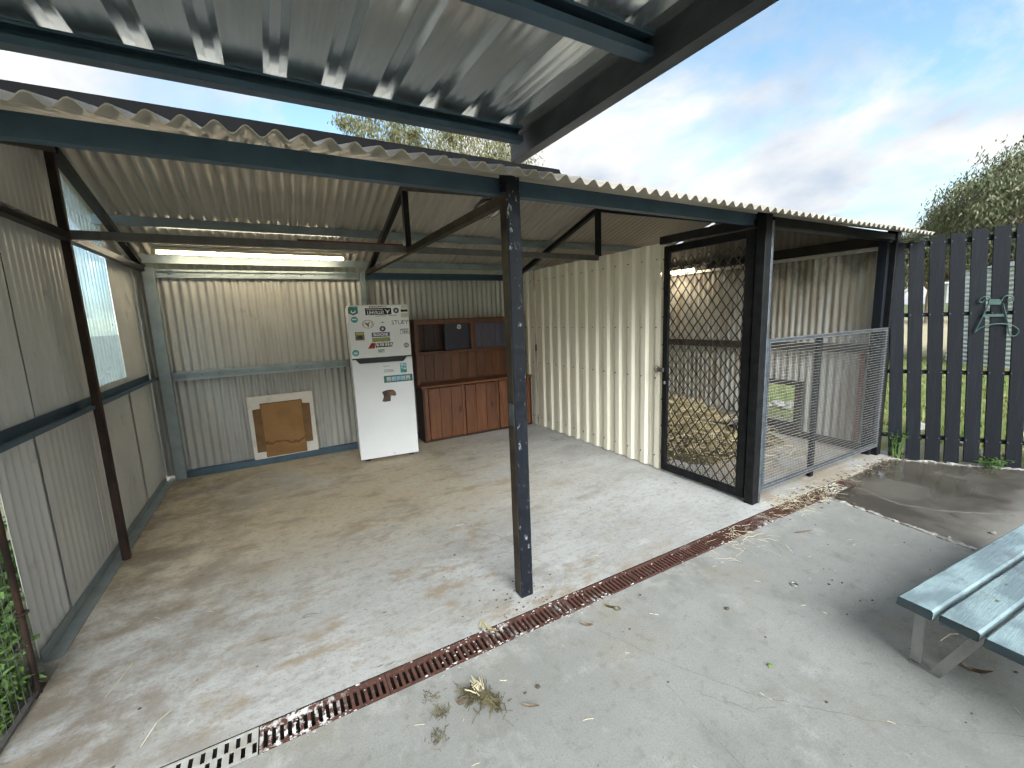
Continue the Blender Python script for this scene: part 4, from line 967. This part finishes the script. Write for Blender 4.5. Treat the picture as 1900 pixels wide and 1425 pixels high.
for z in (2.15, 1.474, .90, .225):
    bar('rail', fpt(-.18, z, -.022), fpt(2.1, z + (.06 if z > 2 else -.01), -.022), .04, .052 if z > 2 else .038, 'fence_paint', fence)
bar('top_strip', fpt(-.19, 2.203, .002), fpt(.12, 2.222, .002), .05, .012, 'galv_frame', fence)  # pale strip paints the lit top of the rail
MB().cbox(tuple(fpt(-.20, -.08) - Vector((.04, .04, 0))), tuple(fpt(-.20, 2.23) + Vector((.04, .04, 0)))).build('post', 'fence_paint', fence)
bl_ = MB()
for k in range(1, 10):
    for z in (2.16, 1.474, .90, .225):
        for ds in (.012, .108):
            c = fpt(.130 + .149 * (k - 1) + ds - .145 * z / 2.2, z, .0235); bl_.bar(c, c + FN * .004, .008, .008)
bl_.build('bolt_heads', 'leg_steel', fence, kind='stuff')
# green wire rack hanging on the fence
rk = thing('wire_rack', fpt(.65, 1.45, .03), 'green bent wire saddle rack hooked on the dark fence', 'rack')
def fw_(L, off=.034): return [fpt(a_, b_, off + .03 * (i_ / max(1, len(L) - 1) if False else 0)) for i_, (a_, b_) in enumerate(L)]
def smooth(P, n=4):
    P = [Vector(p) for p in P]; o_ = []
    for i in range(len(P) - 1):
        p0, p1, p2, p3 = P[max(i - 1, 0)], P[i], P[i + 1], P[min(i + 2, len(P) - 1)]
        for k in range(n):
            t = k / n; o_.append(.5 * ((2 * p1) + (p2 - p0) * t + (2 * p0 - 5 * p1 + 4 * p2 - p3) * t * t + (3 * p1 - p0 - 3 * p2 + p3) * t ** 3))
    return o_ + [P[-1]]
bar('plate', fpt(.600, 1.575, .032), fpt(.690, 1.572, .032), .008, .05, 'green_metal', rk)
bar('cross_bar', fpt(.571, 1.450, .032), fpt(.722, 1.448, .032), .008, .026, 'green_metal', rk)
for L in ([(0.602, 1.564), (0.572, 1.446), (0.547, 1.354), (0.529, 1.289), (0.557, 1.326), (0.615, 1.357), (0.695, 1.369), (0.776, 1.353), (0.819, 1.32), (0.828, 1.292), (0.812, 1.256), (0.786, 1.255), (0.763, 1.285), (0.748, 1.367), (0.726, 1.459), (0.696, 1.56)],
          [(0.601, 1.574), (0.601, 1.61), (0.569, 1.625), (0.537, 1.604), (0.536, 1.577), (0.56, 1.576), (0.571, 1.602)],
          [(0.687, 1.587), (0.7, 1.618), (0.729, 1.626), (0.76, 1.606), (0.76, 1.579), (0.737, 1.576), (0.725, 1.594)]):
    MB().tube(smooth(fw_(L, .042)), .0052, 6).build('wire', 'green_metal', rk)
# broken concrete edge below the fence and along the slab joint
def jagged(pts, w, z, h, seed):
    rr_ = random.Random(seed); mb = MB(); vs = []; fs = []; P = []
    for i in range(len(pts) - 1):
        a_, b_ = Vector((*pts[i], 0)), Vector((*pts[i + 1], 0)); n_ = max(2, int((b_ - a_).length / .022))
        for k in range(n_): P.append(a_.lerp(b_, k / n_) + Vector((rr_.gauss(0, .004), rr_.gauss(0, .004), 0)))
    for i, p in enumerate(P):
        d_ = (P[min(i + 1, len(P) - 1)] - P[max(i - 1, 0)]).normalized(); s_ = Vector((-d_.y, d_.x, 0)); ww = w * rr_.uniform(.15, 1.25); hh_ = z + h * rr_.uniform(.2, 1)
        q0, q1 = p + s_ * ww * .6, p - s_ * ww * .4
        vs += [(q0.x, q0.y, z - .03), (q0.x, q0.y, hh_ * 1.0), (p.x, p.y, hh_ + h * .3), (q1.x, q1.y, hh_), (q1.x, q1.y, z - .03)]
        if i: fs += [((i - 1) * 5 + k, i * 5 + k, i * 5 + k + 1, (i - 1) * 5 + k + 1) for k in range(4)]
    return mb.add(vs, fs)
o = jagged([tuple(fpt(-.10, 0, .07).xy), tuple(fpt(.25, 0, .06).xy), tuple(fpt(.6, 0, .075).xy), tuple(fpt(1.2, 0, .06).xy), tuple(fpt(1.9, 0, .06).xy)], .06, -.03, .022, 9).build('broken_kerb', 'rubble_white'); tag(o, 'broken pale concrete kerb along the foot of the dark fence', 'kerb')
o = jagged([(3.955, 1.70), (3.93, 1.45), (3.885, 1.12), (3.85, .86), (3.80, .40)], .045, -.014, .014, 5).build('broken_slab_edge', 'rubble_white'); tag(o, 'crumbled white edge of the concrete slab by the damp patch', 'slab edge')
cm = MB()
for i in range(60):
    t = random.random(); q = rock_mb((3.965 - .135 * t + random.gauss(.01, .03), 1.70 - .98 * t, -.016), random.uniform(.003, .011), (1.3, 1.2, .6), 100 + i); cm.add(q.v, q.f)
o = cm.build('concrete_chips', 'rubble_white'); tag(o, 'small concrete chips along the crumbled slab edge', 'chips', kind='stuff')

# ------------------------------------------------------------------ slatted table at the right
TA = R(-4.1); TM = Matrix.Translation((2.250, .622, 0)) @ Matrix.Rotation(TA, 4, 'Z')
tb = thing('slatted_table', TM @ Vector((.8, -.25, 0)), 'low weathered blue slatted timber table on steel legs at right edge', 'table')
for k in range(6):
    y1 = .060 - k * .136; l0 = [0, .005, -.012, .01, 0, .006][k]
    n_ = 24; mb = MB(); vs = []; rr_ = random.Random(k + 3); L_ = 1.75; hw = .0595; zt, zb_ = .340, .298
    prof = [(-hw, zb_ + .006), (-hw + .006, zb_), (hw - .006, zb_), (hw, zb_ + .006), (hw, zt - .007), (hw - .007, zt), (-hw + .007, zt), (-hw, zt - .007)]
    for i in range(n_ + 1):
        xx = l0 + L_ * i / n_
        for (yy, z) in prof: vs.append((xx + (rr_.uniform(-.004, .004) if i in (0, n_) else 0), y1 - hw + yy + rr_.uniform(-.0007, .0007), z + (rr_.uniform(-.001, .0008) if z > .33 else 0)))
    np_ = len(prof); fs = [tuple(range(np_)), tuple(n_ * np_ + q for q in range(np_))[::-1]]
    for i in range(n_):
        for q in range(np_): fs.append((i * np_ + q, (i + 1) * np_ + q, (i + 1) * np_ + (q + 1) % np_, i * np_ + (q + 1) % np_))
    mb.add(vs, fs); mb.xform(TM)
    o = mb.build('plank', ['table_paint', 'table_side'], tb)
    o.data.polygons[0].material_index = 1; o.data.polygons[1].material_index = 1
def vleg(x, y, sgn):
    mb = MB()
    mb.bar((x, y, .300), (x, y, .018), .050, .012, (0, 1, 0)) if False else None
    w, t = .016, .036
    def quadbar(p, q): mb.bar(p, q, w, t, (0, 1, 0) if abs(p[1] - q[1]) < .01 else (0, q[2] - p[2], -(q[1] - p[1])))
    quadbar((x, y, .302), (x, y, .020))
    quadbar((x, y - sgn * .070, .008), (x, y - sgn * .20, .302))
    mb.box((x - .008, min(y + sgn * .016, y - sgn * .085), .0015), (x + .008, max(y + sgn * .016, y - sgn * .085), .013))
    mb.xform(TM); mb.build('leg', 'leg_galv', tb)
for x_ in (.10, 1.55): vleg(x_, .012, 1); vleg(x_, -.70, -1)
for x_ in (.10, 1.55): MB().cbox((x_ - .02, -.74, .285), (x_ + .02, .03, .297), .002).xform(TM).build('cross_strap', 'leg_steel', tb)

# ------------------------------------------------------------------ wire side panel and weeds at the left edge
wp = thing('wire_side_panel', (-1.10, 2.0, 0), 'wire mesh side panel on a rusty pole at the left edge', 'wire panel')
MB().tube([(-1.098, 2.560, -.02), (-1.094, 2.555, .4), (-1.092, 2.55, 1.10)], .0125, 8).build('pole', 'rust_post', wp)
MB().tube([(-1.092 + .02 * math.cos(t), 2.556 + .02 * math.sin(t), .40) for t in np.linspace(0, 6.28, 10)], .006, 6).build('tie_wire', 'rust_post', wp)
MB().box((-1.112, .6, .006), (-1.092, 2.545, .020)).build('bottom_rail', 'leg_steel', wp)
mb = MB()
for y in np.arange(.62, 2.55, .05): mb.bar((-1.104, y, .01), (-1.104, y, 1.1), .0018, .0018, (0, 1, 0))
for z in np.arange(.05, 1.1, .05): mb.bar((-1.1065, .61, z), (-1.1065, 2.55, z), .0018, .0018)
mb.build('wire_mesh', 'galv_wire', wp)
def leaf_quad(mb, c, d, n_, L_, w_, fold=.0):
    d = Vector(d).normalized(); s_ = d.cross(Vector(n_))
    if s_.length < 1e-3: s_ = d.cross(Vector((1, 0, .3)))
    s_.normalize(); c = Vector(c); nn = s_.cross(d)
    vs = [c, c + d * L_ * .4 + s_ * w_ * .5 + nn * fold, c + d * L_, c + d * L_ * .4 - s_ * w_ * .5 + nn * fold]
    mb.add(vs, [(0, 1, 2), (0, 2, 3)])
def weed(name, x, y, h, spread, nst, nl, ls, label, mat='weed_leaf', z0=-.08, cat='weed'):
    t_ = thing(name, (x, y, z0), label, cat); st = MB(); lf = MB()
    for i in range(nst):
        a_ = random.uniform(0, 6.28); r_ = spread * math.sqrt(random.random()); top = Vector((x + r_ * math.cos(a_), y + r_ * math.sin(a_), z0 + h * random.uniform(.5, 1.0)))
        b_ = Vector((x + r_ * .35 * math.cos(a_), y + r_ * .35 * math.sin(a_), z0)); mid = b_.lerp(top, .5) + Vector((random.gauss(0, .02), random.gauss(0, .02), .03)); st.tube([b_, mid, top], [.003, .0022, .001], 4)
        for k in range(nl):
            q = random.random() ** .7; p = (b_.lerp(mid, q * 2) if q < .5 else mid.lerp(top, q * 2 - 1)) + Vector((random.gauss(0, .012), random.gauss(0, .012), 0))
            an = random.uniform(0, 6.28); leaf_quad(lf, p, (math.cos(an), math.sin(an), random.uniform(-.5, .7)), (random.gauss(0, .4), random.gauss(0, .4), 1), ls * random.uniform(.5, 1.25), ls * .6 * random.uniform(.5, 1), ls * .08)
    st.build('stem', mat, t_); lf.build('foliage', mat, t_)
    return t_
weed('leafy_weed', -1.36, 2.74, .56, .17, 60, 30, .07, 'broad-leaved green weed outside the wire panel beside the left wall')
weed('leafy_weed', -1.24, 2.50, .34, .15, 55, 26, .055, 'lower green weed outside the wire panel at the left picture edge')
weed('leafy_weed', -1.55, 3.15, .85, .30, 60, 30, .075, 'taller green weed farther out behind the left wire panel')
weed('fence_weed', 5.60, 1.84, .34, .10, 22, 16, .026, 'bushy green weed growing beside the kennel corner post', 'weed_leaf', -.03)
weed('fence_weed', 5.98, 1.20, .10, .14, 26, 12, .028, 'low spreading weed at the foot of the dark fence', 'weed_leaf', -.03)

# ------------------------------------------------------------------ things in the kennel
sb = MB(); 
def mound(x, y): return max(0.0, .33 * math.exp(-(((x - 4.75) / .75) ** 2 + ((y - 4.15) / .75) ** 2))) + .03 * math.exp(-(((x - 4.3) / .7) ** 2 + ((y - 3.3) / .55) ** 2))
gx, gy = 26, 24; vs = []
for j in range(gy):
    for i in range(gx):
        xx = 3.45 + 2.0 * i / (gx - 1); yy = 2.75 + 2.5 * j / (gy - 1); vs.append((xx, yy, max(mound(xx, yy) - .012 + random.uniform(-.008, .008), -.004)))
fs = [(j * gx + i, j * gx + i + 1, (j + 1) * gx + i + 1, (j + 1) * gx + i) for j in range(gy - 1) for i in range(gx - 1)]
sb.add(vs, fs)
def straw_bit(mb, p, L_, w_, a_, tilt):
    d = Vector((math.cos(a_) * math.cos(tilt), math.sin(a_) * math.cos(tilt), math.sin(tilt))); s_ = Vector((-math.sin(a_), math.cos(a_), random.uniform(-.4, .4))).normalized()
    p = Vector(p); mid = p + d * L_ * .5 + Vector((0, 0, random.uniform(-.1, .15) * L_)); q = p + d * L_; h = Vector((0, 0, w_ * .7))
    mb.add([p - s_ * w_ / 2, p + s_ * w_ / 2, mid + s_ * w_ / 2, mid - s_ * w_ / 2, q + s_ * w_ / 2, q - s_ * w_ / 2, p + h, mid + h, q + h],
           [(0, 1, 2, 3), (3, 2, 4, 5), (0, 3, 7, 6), (1, 6, 7, 2), (3, 5, 8, 7), (2, 7, 8, 4)])
for i in range(3600):
    xx = random.gauss(4.58, .48); yy = random.gauss(3.80, .55)
    if not (3.42 < xx < 5.5 and 2.35 < yy < 5.3): continue
    straw_bit(sb, (xx, yy, mound(xx, yy) + random.uniform(-.006, .05 * (mound(xx, yy) > .02) + .004)), random.uniform(.07, .24), random.uniform(.006, .012), random.uniform(0, 6.28), random.gauss(0, .32))
o = sb.build('straw_bedding', ['straw', 'clump', 'pale_straw'])
nb_ = (gx - 1) * (gy - 1)
for i_, p_ in enumerate(o.data.polygons): p_.material_index = 1 if i_ < nb_ else (2 if ((i_ - nb_) // 6) % 4 == 0 else 0)  # mound base darkened to paint the shade in the gaps between straws
_ = o; tag(o, 'golden straw bedding heaped on the kennel floor', 'straw', kind='stuff')
bd = thing('dog_bed', (5.15, 3.62, 0), 'low grey raised dog bed among the straw in the kennel', 'dog bed')
BM = Matrix.Translation((5.10, 3.50, .0)) @ Matrix.Rotation(R(12), 4, 'Z')
mb = MB(); vs = []; n_ = 9
for j in range(n_):
    for i in range(n_):
        a_, b_ = i / (n_ - 1) * 2 - 1, j / (n_ - 1) * 2 - 1; vs.append((a_ * .36, b_ * .30, .20 - .03 * (1 - a_ * a_) * (1 - b_ * b_)))
mb.add(vs, [(j * n_ + i, j * n_ + i + 1, (j + 1) * n_ + i + 1, (j + 1) * n_ + i) for j in range(n_ - 1) for i in range(n_ - 1)], True).xform(BM).build('fabric', 'bed_fabric', bd)
MB().tube([(-.37, -.31, .2), (.37, -.31, .2), (.37, .31, .2), (-.37, .31, .2), (-.37, -.31, .2)], .014, 8).xform(BM).build('frame', 'leg_steel', bd)
for sx in (-1, 1):
    for sy in (-1, 1): MB().tube([(sx * .35, sy * .29, 0), (sx * .36, sy * .30, .2)], .014, 8).xform(BM).build('leg', 'leg_steel', bd)

# ------------------------------------------------------------------ loose straw, crumbs and leaves on the ground
mb = MB()
def bit(x, y, L_=None, z=.0015, w=None): straw_bit(mb, (x, y, z), L_ or random.uniform(.012, .05), w or random.uniform(.0012, .0026), random.uniform(0, 6.28), random.uniform(-.02, .05))
for i in range(60): bit(random.uniform(.1, 3.6), random.uniform(.1, 1.68))
for i in range(70): bit(random.uniform(-.8, 3.2), random.uniform(1.9, 4.6))
for i in range(55): bit(random.gauss(2.72, .14), random.gauss(1.66, .07), random.uniform(.03, .14))
for i in range(230): bit(random.gauss(3.75, .28), random.gauss(1.80, .07), random.uniform(.02, .10))
for i in range(120): bit(random.uniform(3.4, 5.4), random.gauss(1.88, .05), random.uniform(.02, .08), -.002)
straw_bit(mb, (-.82, 2.36, .003), .20, .004, R(75), .01); straw_bit(mb, (-.62, 1.98, .003), .16, .004, R(62), .01); straw_bit(mb, (2.62, .62, .002), .13, .004, R(-12), 0)
o = mb.build('scattered_straw', 'pale_straw'); tag(o, 'short pale straw bits scattered over the concrete', 'straw', kind='stuff')
mb = MB()
for i in range(150):
    x_, y_ = random.choice([(random.uniform(.1, 3.6), random.uniform(.1, 1.68)), (random.uniform(-.9, 3.2), random.uniform(1.9, 5.2)), (random.gauss(XM, .14), random.gauss(1.95, .09))])
    if not (y_ < D2 - .01 or y_ > D1 + .01): continue
    r_ = random.uniform(.002, .007); q = rock_mb((x_, y_, r_ * .3), r_, (1.3, 1, .5), i + 300); mb.add(q.v, q.f)
for i in range(420):
    x_, y_ = random.choice([(random.gauss(4.05, .25), random.gauss(1.76, .09)), (random.uniform(3.4, 5.5), random.gauss(1.86, .05)), (random.gauss(5.3, .3), random.gauss(1.80, .06))])
    r_ = random.uniform(.004, .016); q = rock_mb((x_, y_, -.006 + r_ * .2), r_, (1.3, 1, .45), i + 600); mb.add(q.v, q.f)
o = mb.build('dirt_crumbs', 'dirt'); tag(o, 'dark dirt crumbs on the concrete and around the drain end', 'dirt', kind='stuff')
def leaf(name, x, y, L_, w_, a_, mat, label, curl=.012, cat='leaf'):
    n_ = 9; vs = []; fs = []; M_ = Matrix.Translation((x, y, .0035)) @ Matrix.Rotation(a_, 4, 'Z')
    for i in range(n_ + 1):
        t = i / n_; w = w_ * math.sin(math.pi * (t * .92 + .04)) ** .8; cz = curl * (t - .5) ** 2 * 4; cy = L_ * .12 * math.sin(t * 2.6)
        vs += [M_ @ Vector((L_ * (t - .5), cy - w / 2, cz + .003)), M_ @ Vector((L_ * (t - .5), cy, cz)), M_ @ Vector((L_ * (t - .5), cy + w / 2, cz + .003))]
        vs += [M_ @ Vector((L_ * (t - .5), cy, cz - .0015))]
    for i in range(n_):
        b_ = i * 4; fs += [(b_, b_ + 1, b_ + 5, b_ + 4), (b_ + 1, b_ + 2, b_ + 6, b_ + 5), (b_, b_ + 4, b_ + 7, b_ + 3), (b_ + 2, b_ + 3, b_ + 7, b_ + 6)]
    o_ = MB().add(vs, fs).build(name, mat); tag(o_, label, cat, 'fallen leaves on the concrete'); return o_
leaf('fallen_leaf', 1.262, 1.585, .065, .022, R(-50), 'dead_leaf', 'brown fallen leaf just in front of the drain right of the middle post')
leaf('fallen_leaf', .835, 1.835, .11, .020, R(105), 'yellow_leaf', 'yellow gum leaf sticking out of the drain slots')
leaf('fallen_leaf', .795, 1.865, .08, .014, R(60), 'yellow_leaf', 'small pale gum leaf at the drain edge beside a yellow one')
leaf('fallen_leaf', 2.50, .475, .10, .030, R(-70), 'dead_leaf', 'curled tan leaf on the concrete below the slatted table', .03)
leaf('fallen_leaf', 3.15, 1.495, .13, .014, R(-25), 'dead_leaf', 'long thin dark leaf on the concrete in front of the kennel')
leaf('fallen_leaf', .765, 1.335, .075, .013, R(-40), 'dead_leaf', 'short dark leaf beside the dry grass clump')
# clump of dry grass
mb = MB()
for i in range(260):
    t = random.random(); x_ = .565 + .10 * t + random.gauss(0, .016); y_ = 1.545 - .15 * t + random.gauss(0, .018)
    straw_bit(mb, (x_, y_, random.uniform(.001, .022)), random.uniform(.015, .06), random.uniform(.0014, .004), random.uniform(0, 6.28), random.gauss(.05, .35))
o = mb.build('dry_grass_clump', 'clump'); tag(o, 'dark matted clump of dry grass on concrete below the middle post', 'grass clump')
mb = MB()
for i in range(14): straw_bit(mb, (.615 + random.gauss(0, .012), 1.50 + random.gauss(0, .01), .022), random.uniform(.04, .07), .005, R(100) + random.gauss(0, .3), .1)
mb.build('pale_stalks', 'pale_straw', o)
for (x_, y_, n_, lb) in ((.440, 1.515, 70, 'small tuft of dry debris left of the grass clump'), (.392, 1.415, 45, 'tiny twig tuft nearest the camera'), (.43, 1.60, 30, 'loose wisps of dry moss close to the drain')):
    mb = MB()
    for i in range(n_): straw_bit(mb, (x_ + random.gauss(0, .018), y_ + random.gauss(0, .018), random.uniform(.001, .008)), random.uniform(.01, .035), .0018, random.uniform(0, 6.28), random.gauss(.1, .3))
    tag(mb.build('debris_tuft', 'clump'), lb, 'debris')
for (x_, y_, r_, nm, mt, lb, ct) in ((.535, 1.510, .022, 'dropping', 'dirt', 'dark round dropping beside the dry grass clump', 'dropping'), (.845, 1.405, .011, 'pebble', 'dirt', 'small dark pebble right of the dry grass clump', 'pebble'),
                                  (1.80, .95, .012, 'green_bud', 'weed_leaf', 'tiny crumpled green leaf bud on the open concrete', 'leaf bud'), (1.985, 1.285, .012, 'dirt_lump', 'dirt', 'brown lump on the concrete between drain and table', 'lump'), (4.25, .82, .018, 'pebble', 'rubble_white', 'pale pebble on the damp concrete behind the table', 'pebble')):
    q = rock_mb((x_, y_, (-.022 if x_ > 3.9 else 0) + r_ * .42), r_, (1.2, 1, .55), int(x_ * 1000)); tag(q.build(nm, mt), lb, ct)
o = MB().tube([(2.495 + .018 * math.cos(t), 1.213 + .018 * math.sin(t), .004) for t in np.linspace(0, 2 * math.pi, 21)], .0032, 6).build('metal_ring', 'chrome'); tag(o, 'small metal ring lying on the open concrete', 'ring')
o = MB().tube([(1.488 + .016 * math.cos(t), 1.600 + .016 * math.sin(t), .004) for t in np.linspace(0, 2 * math.pi, 17)], .0028, 6).tube([(1.475, 1.615, .005), (1.45, 1.645, .006), (1.445, 1.66, .005)], .006, 6).build('brass_clip', 'brass'); tag(o, 'small brass clip lying by the drain right of the post', 'clip')

# ------------------------------------------------------------------ beyond the fence
def gum(name, base, h, cr, nclump, nper, ls, mat, label, group, seed, trunk_r=.22, low=.35):
    rr_ = random.Random(seed); t_ = thing(name, base, label, 'tree', group); B = Vector(base)
    tk = MB(); lf = MB(); cz = h * (low + 1) / 2
    tk.tube([B, B + Vector((.15, .1, h * .25)), B + Vector((-.1, .2, h * .5)), B + Vector((.2, 0, h * .8))], [trunk_r, trunk_r * .8, trunk_r * .55, trunk_r * .2], 8)
    for i in range(nclump):
        while True:
            p = Vector((rr_.uniform(-1, 1), rr_.uniform(-1, 1), rr_.uniform(-1, 1)))
            if .25 < p.length < 1: break
        p = p * (p.length ** -.35) * .86
        c = B + Vector((p.x * cr, p.y * cr, cz + p.z * h * (1 - low) / 2)); 
        st = B + Vector((0, 0, h * rr_.uniform(.3, .6))); md = st.lerp(c, .55) + Vector((0, 0, -h * .03))
        tk.tube([st, md, c], [trunk_r * .28, trunk_r * .16, trunk_r * .05], 5)
        R_ = cr * rr_.uniform(.12, .25)
        for k in range(nper):
            q = Vector((rr_.gauss(0, 1), rr_.gauss(0, 1), rr_.gauss(0, .75))) * R_ * .55
            an = rr_.uniform(0, 6.28); leaf_quad(lf, c + q, (math.cos(an) * .5, math.sin(an) * .5, -1 + rr_.uniform(-.3, .7)), (rr_.gauss(0, 1), rr_.gauss(0, 1), .2), ls * rr_.uniform(.6, 1.3), ls * .30, 0)
    tk.build('trunk', 'bark', t_); lf.build('crown', mat, t_)
    return t_
gum('gum_tree', (18.6, 3.70, -.09), 5.9, 2.35, 120, 330, .13, 'gum_leaf_green', 'leafy gum tree rising above the dark fence at right', 'gum trees', 11)
gum('gum_tree', (10.6, 24.0, -.09), 13.0, 5.4, 110, 260, .22, 'gum_leaf', 'broad yellowish gum tree behind the shed roof seen under the carport', 'gum trees', 5, .35)
gum('gum_tree', (5.4, 22.0, -.09), 12.6, 2.6, 70, 260, .20, 'gum_leaf', 'narrower gum tree left of the broad one behind the shed roof', 'gum trees', 9, .3)
far = gum('bush_tree', (44, 11.2, -.09), 12.5, 5.0, 70, 130, .50, 'gum_leaf_green', 'far bush tree behind the paddock seen through the fence gaps', 'far bush trees', 21)
def copy_tree(o, loc, rz, label):
    r_ = o.copy(); COL.objects.link(r_); r_.location = loc; r_.rotation_euler = (0, 0, rz); r_['label'] = label
    for ch in o.children:
        c_ = ch.copy(); COL.objects.link(c_); c_.parent = r_; c_.matrix_parent_inverse = ch.matrix_parent_inverse.copy()
    return r_
far.scale = (.72, .72, .72)
for i, (x_, y_, sc_) in enumerate(((43, 14.9, .56), (46, 14.0, .62), (49, 14.6, .66), (52, 12.6, .70), (47, 9.0, .70))):
    copy_tree(far, (x_, y_, -.09), i * 1.3 + .5, 'far bush tree behind the paddock seen through the fence gaps').scale = (sc_, sc_, sc_)
# corrugated tank
tk_ = thing('rainwater_tank', (17.8, 2.55, -.09), 'round corrugated steel rainwater tank in the paddock beyond the fence', 'water tank')
mb = MB(); vs = []; fs = []; NS = 40; NR = 130; TR = 2.25
for j in range(NR + 1):
    z = -.09 + 2.45 * j / NR; r_ = TR + .014 * math.cos(2 * math.pi * j / 6)
    for k in range(NS): vs.append((17.8 + r_ * math.cos(2 * math.pi * k / NS), 2.55 + r_ * math.sin(2 * math.pi * k / NS), z))
for j in range(NR):
    for k in range(NS): fs.append((j * NS + k, j * NS + (k + 1) % NS, (j + 1) * NS + (k + 1) % NS, (j + 1) * NS + k))
mb.add(vs, fs, True).build('wall', 'tank_steel', tk_)
mb = MB(); vs = [(17.8, 2.55, 2.80)] + [(17.8 + 2.3 * math.cos(2 * math.pi * k / NS), 2.55 + 2.3 * math.sin(2 * math.pi * k / NS), 2.37) for k in range(NS)]
mb.add(vs, [(0, 1 + k, 1 + (k + 1) % NS) for k in range(NS)]).build('roof', 'tank_steel', tk_)
o = MB().tube([(16.2, 4.62, -.1), (16.2, 4.62, 2.05)], .05, 8).cbox((16.1, 4.52, 2.03), (16.3, 4.72, 2.11), .03).build('white_post', 'st_white'); tag(o, 'white capped pipe post standing in paddock beyond the fence', 'post')
# rocks
RK = [(7.6, 1.2, .13), (7.2, .7, .10), (8.0, .2, .12), (7.0, 1.7, .09), (7.4, 2.2, .11), (6.75, .5, .08), (6.9, 1.1, .07), (8.4, 1.4, .12), (7.3, -.2, .11), (6.6, 1.45, .06)]
for i, (x_, y_, r_) in enumerate(RK): tag(rock_mb((x_, y_, -.09 + r_ * .35), r_, (1.3, 1.1, .6), 900 + i).build('rock', 'rock'), 'pale rock in the dirt strip beyond the fence', 'rock', 'rocks beyond the fence')
for i, (x_, y_, r_) in enumerate(((7.45, 4.05, .10), (7.62, 3.96, .09), (7.60, 4.16, .09), (7.38, 3.88, .07), (7.30, 4.16, .08))): tag(rock_mb((x_, y_, -.09 + r_ * .4), r_, (1.4, 1.1, .6), 950 + i).build('rock', 'rubble_white'), 'white rock on grass seen through the dog hatch', 'rock', 'rocks outside the dog hatch')
# grass blades
mb = MB(); N = 26000
px = 6.3 + 11 * rng.random(N) ** 1.5; py = -3 + 13 * rng.random(N); an = rng.random(N) * 6.283; hh = .03 + .06 * rng.random(N); ww = .006 + .008 * rng.random(N)
keep = px > 6.5 + .7 * rng.random(N)
vs = []; fs = []
for i in np.nonzero(keep)[0]:
    c, s_ = math.cos(an[i]), math.sin(an[i]); x_, y_, h, w = px[i], py[i], hh[i], ww[i] ; b_ = len(vs)
    vs += [(x_ - s_ * w, y_ + c * w, -.09), (x_ + s_ * w, y_ - c * w, -.09), (x_ + c * h * .5, y_ + s_ * h * .5, -.09 + h)]; fs.append((b_, b_ + 1, b_ + 2))
mb.add(vs, fs); o = mb.build('grass', 'grass_blade'); tag(o, 'short green and straw coloured grass in the paddock', 'grass', kind='stuff')
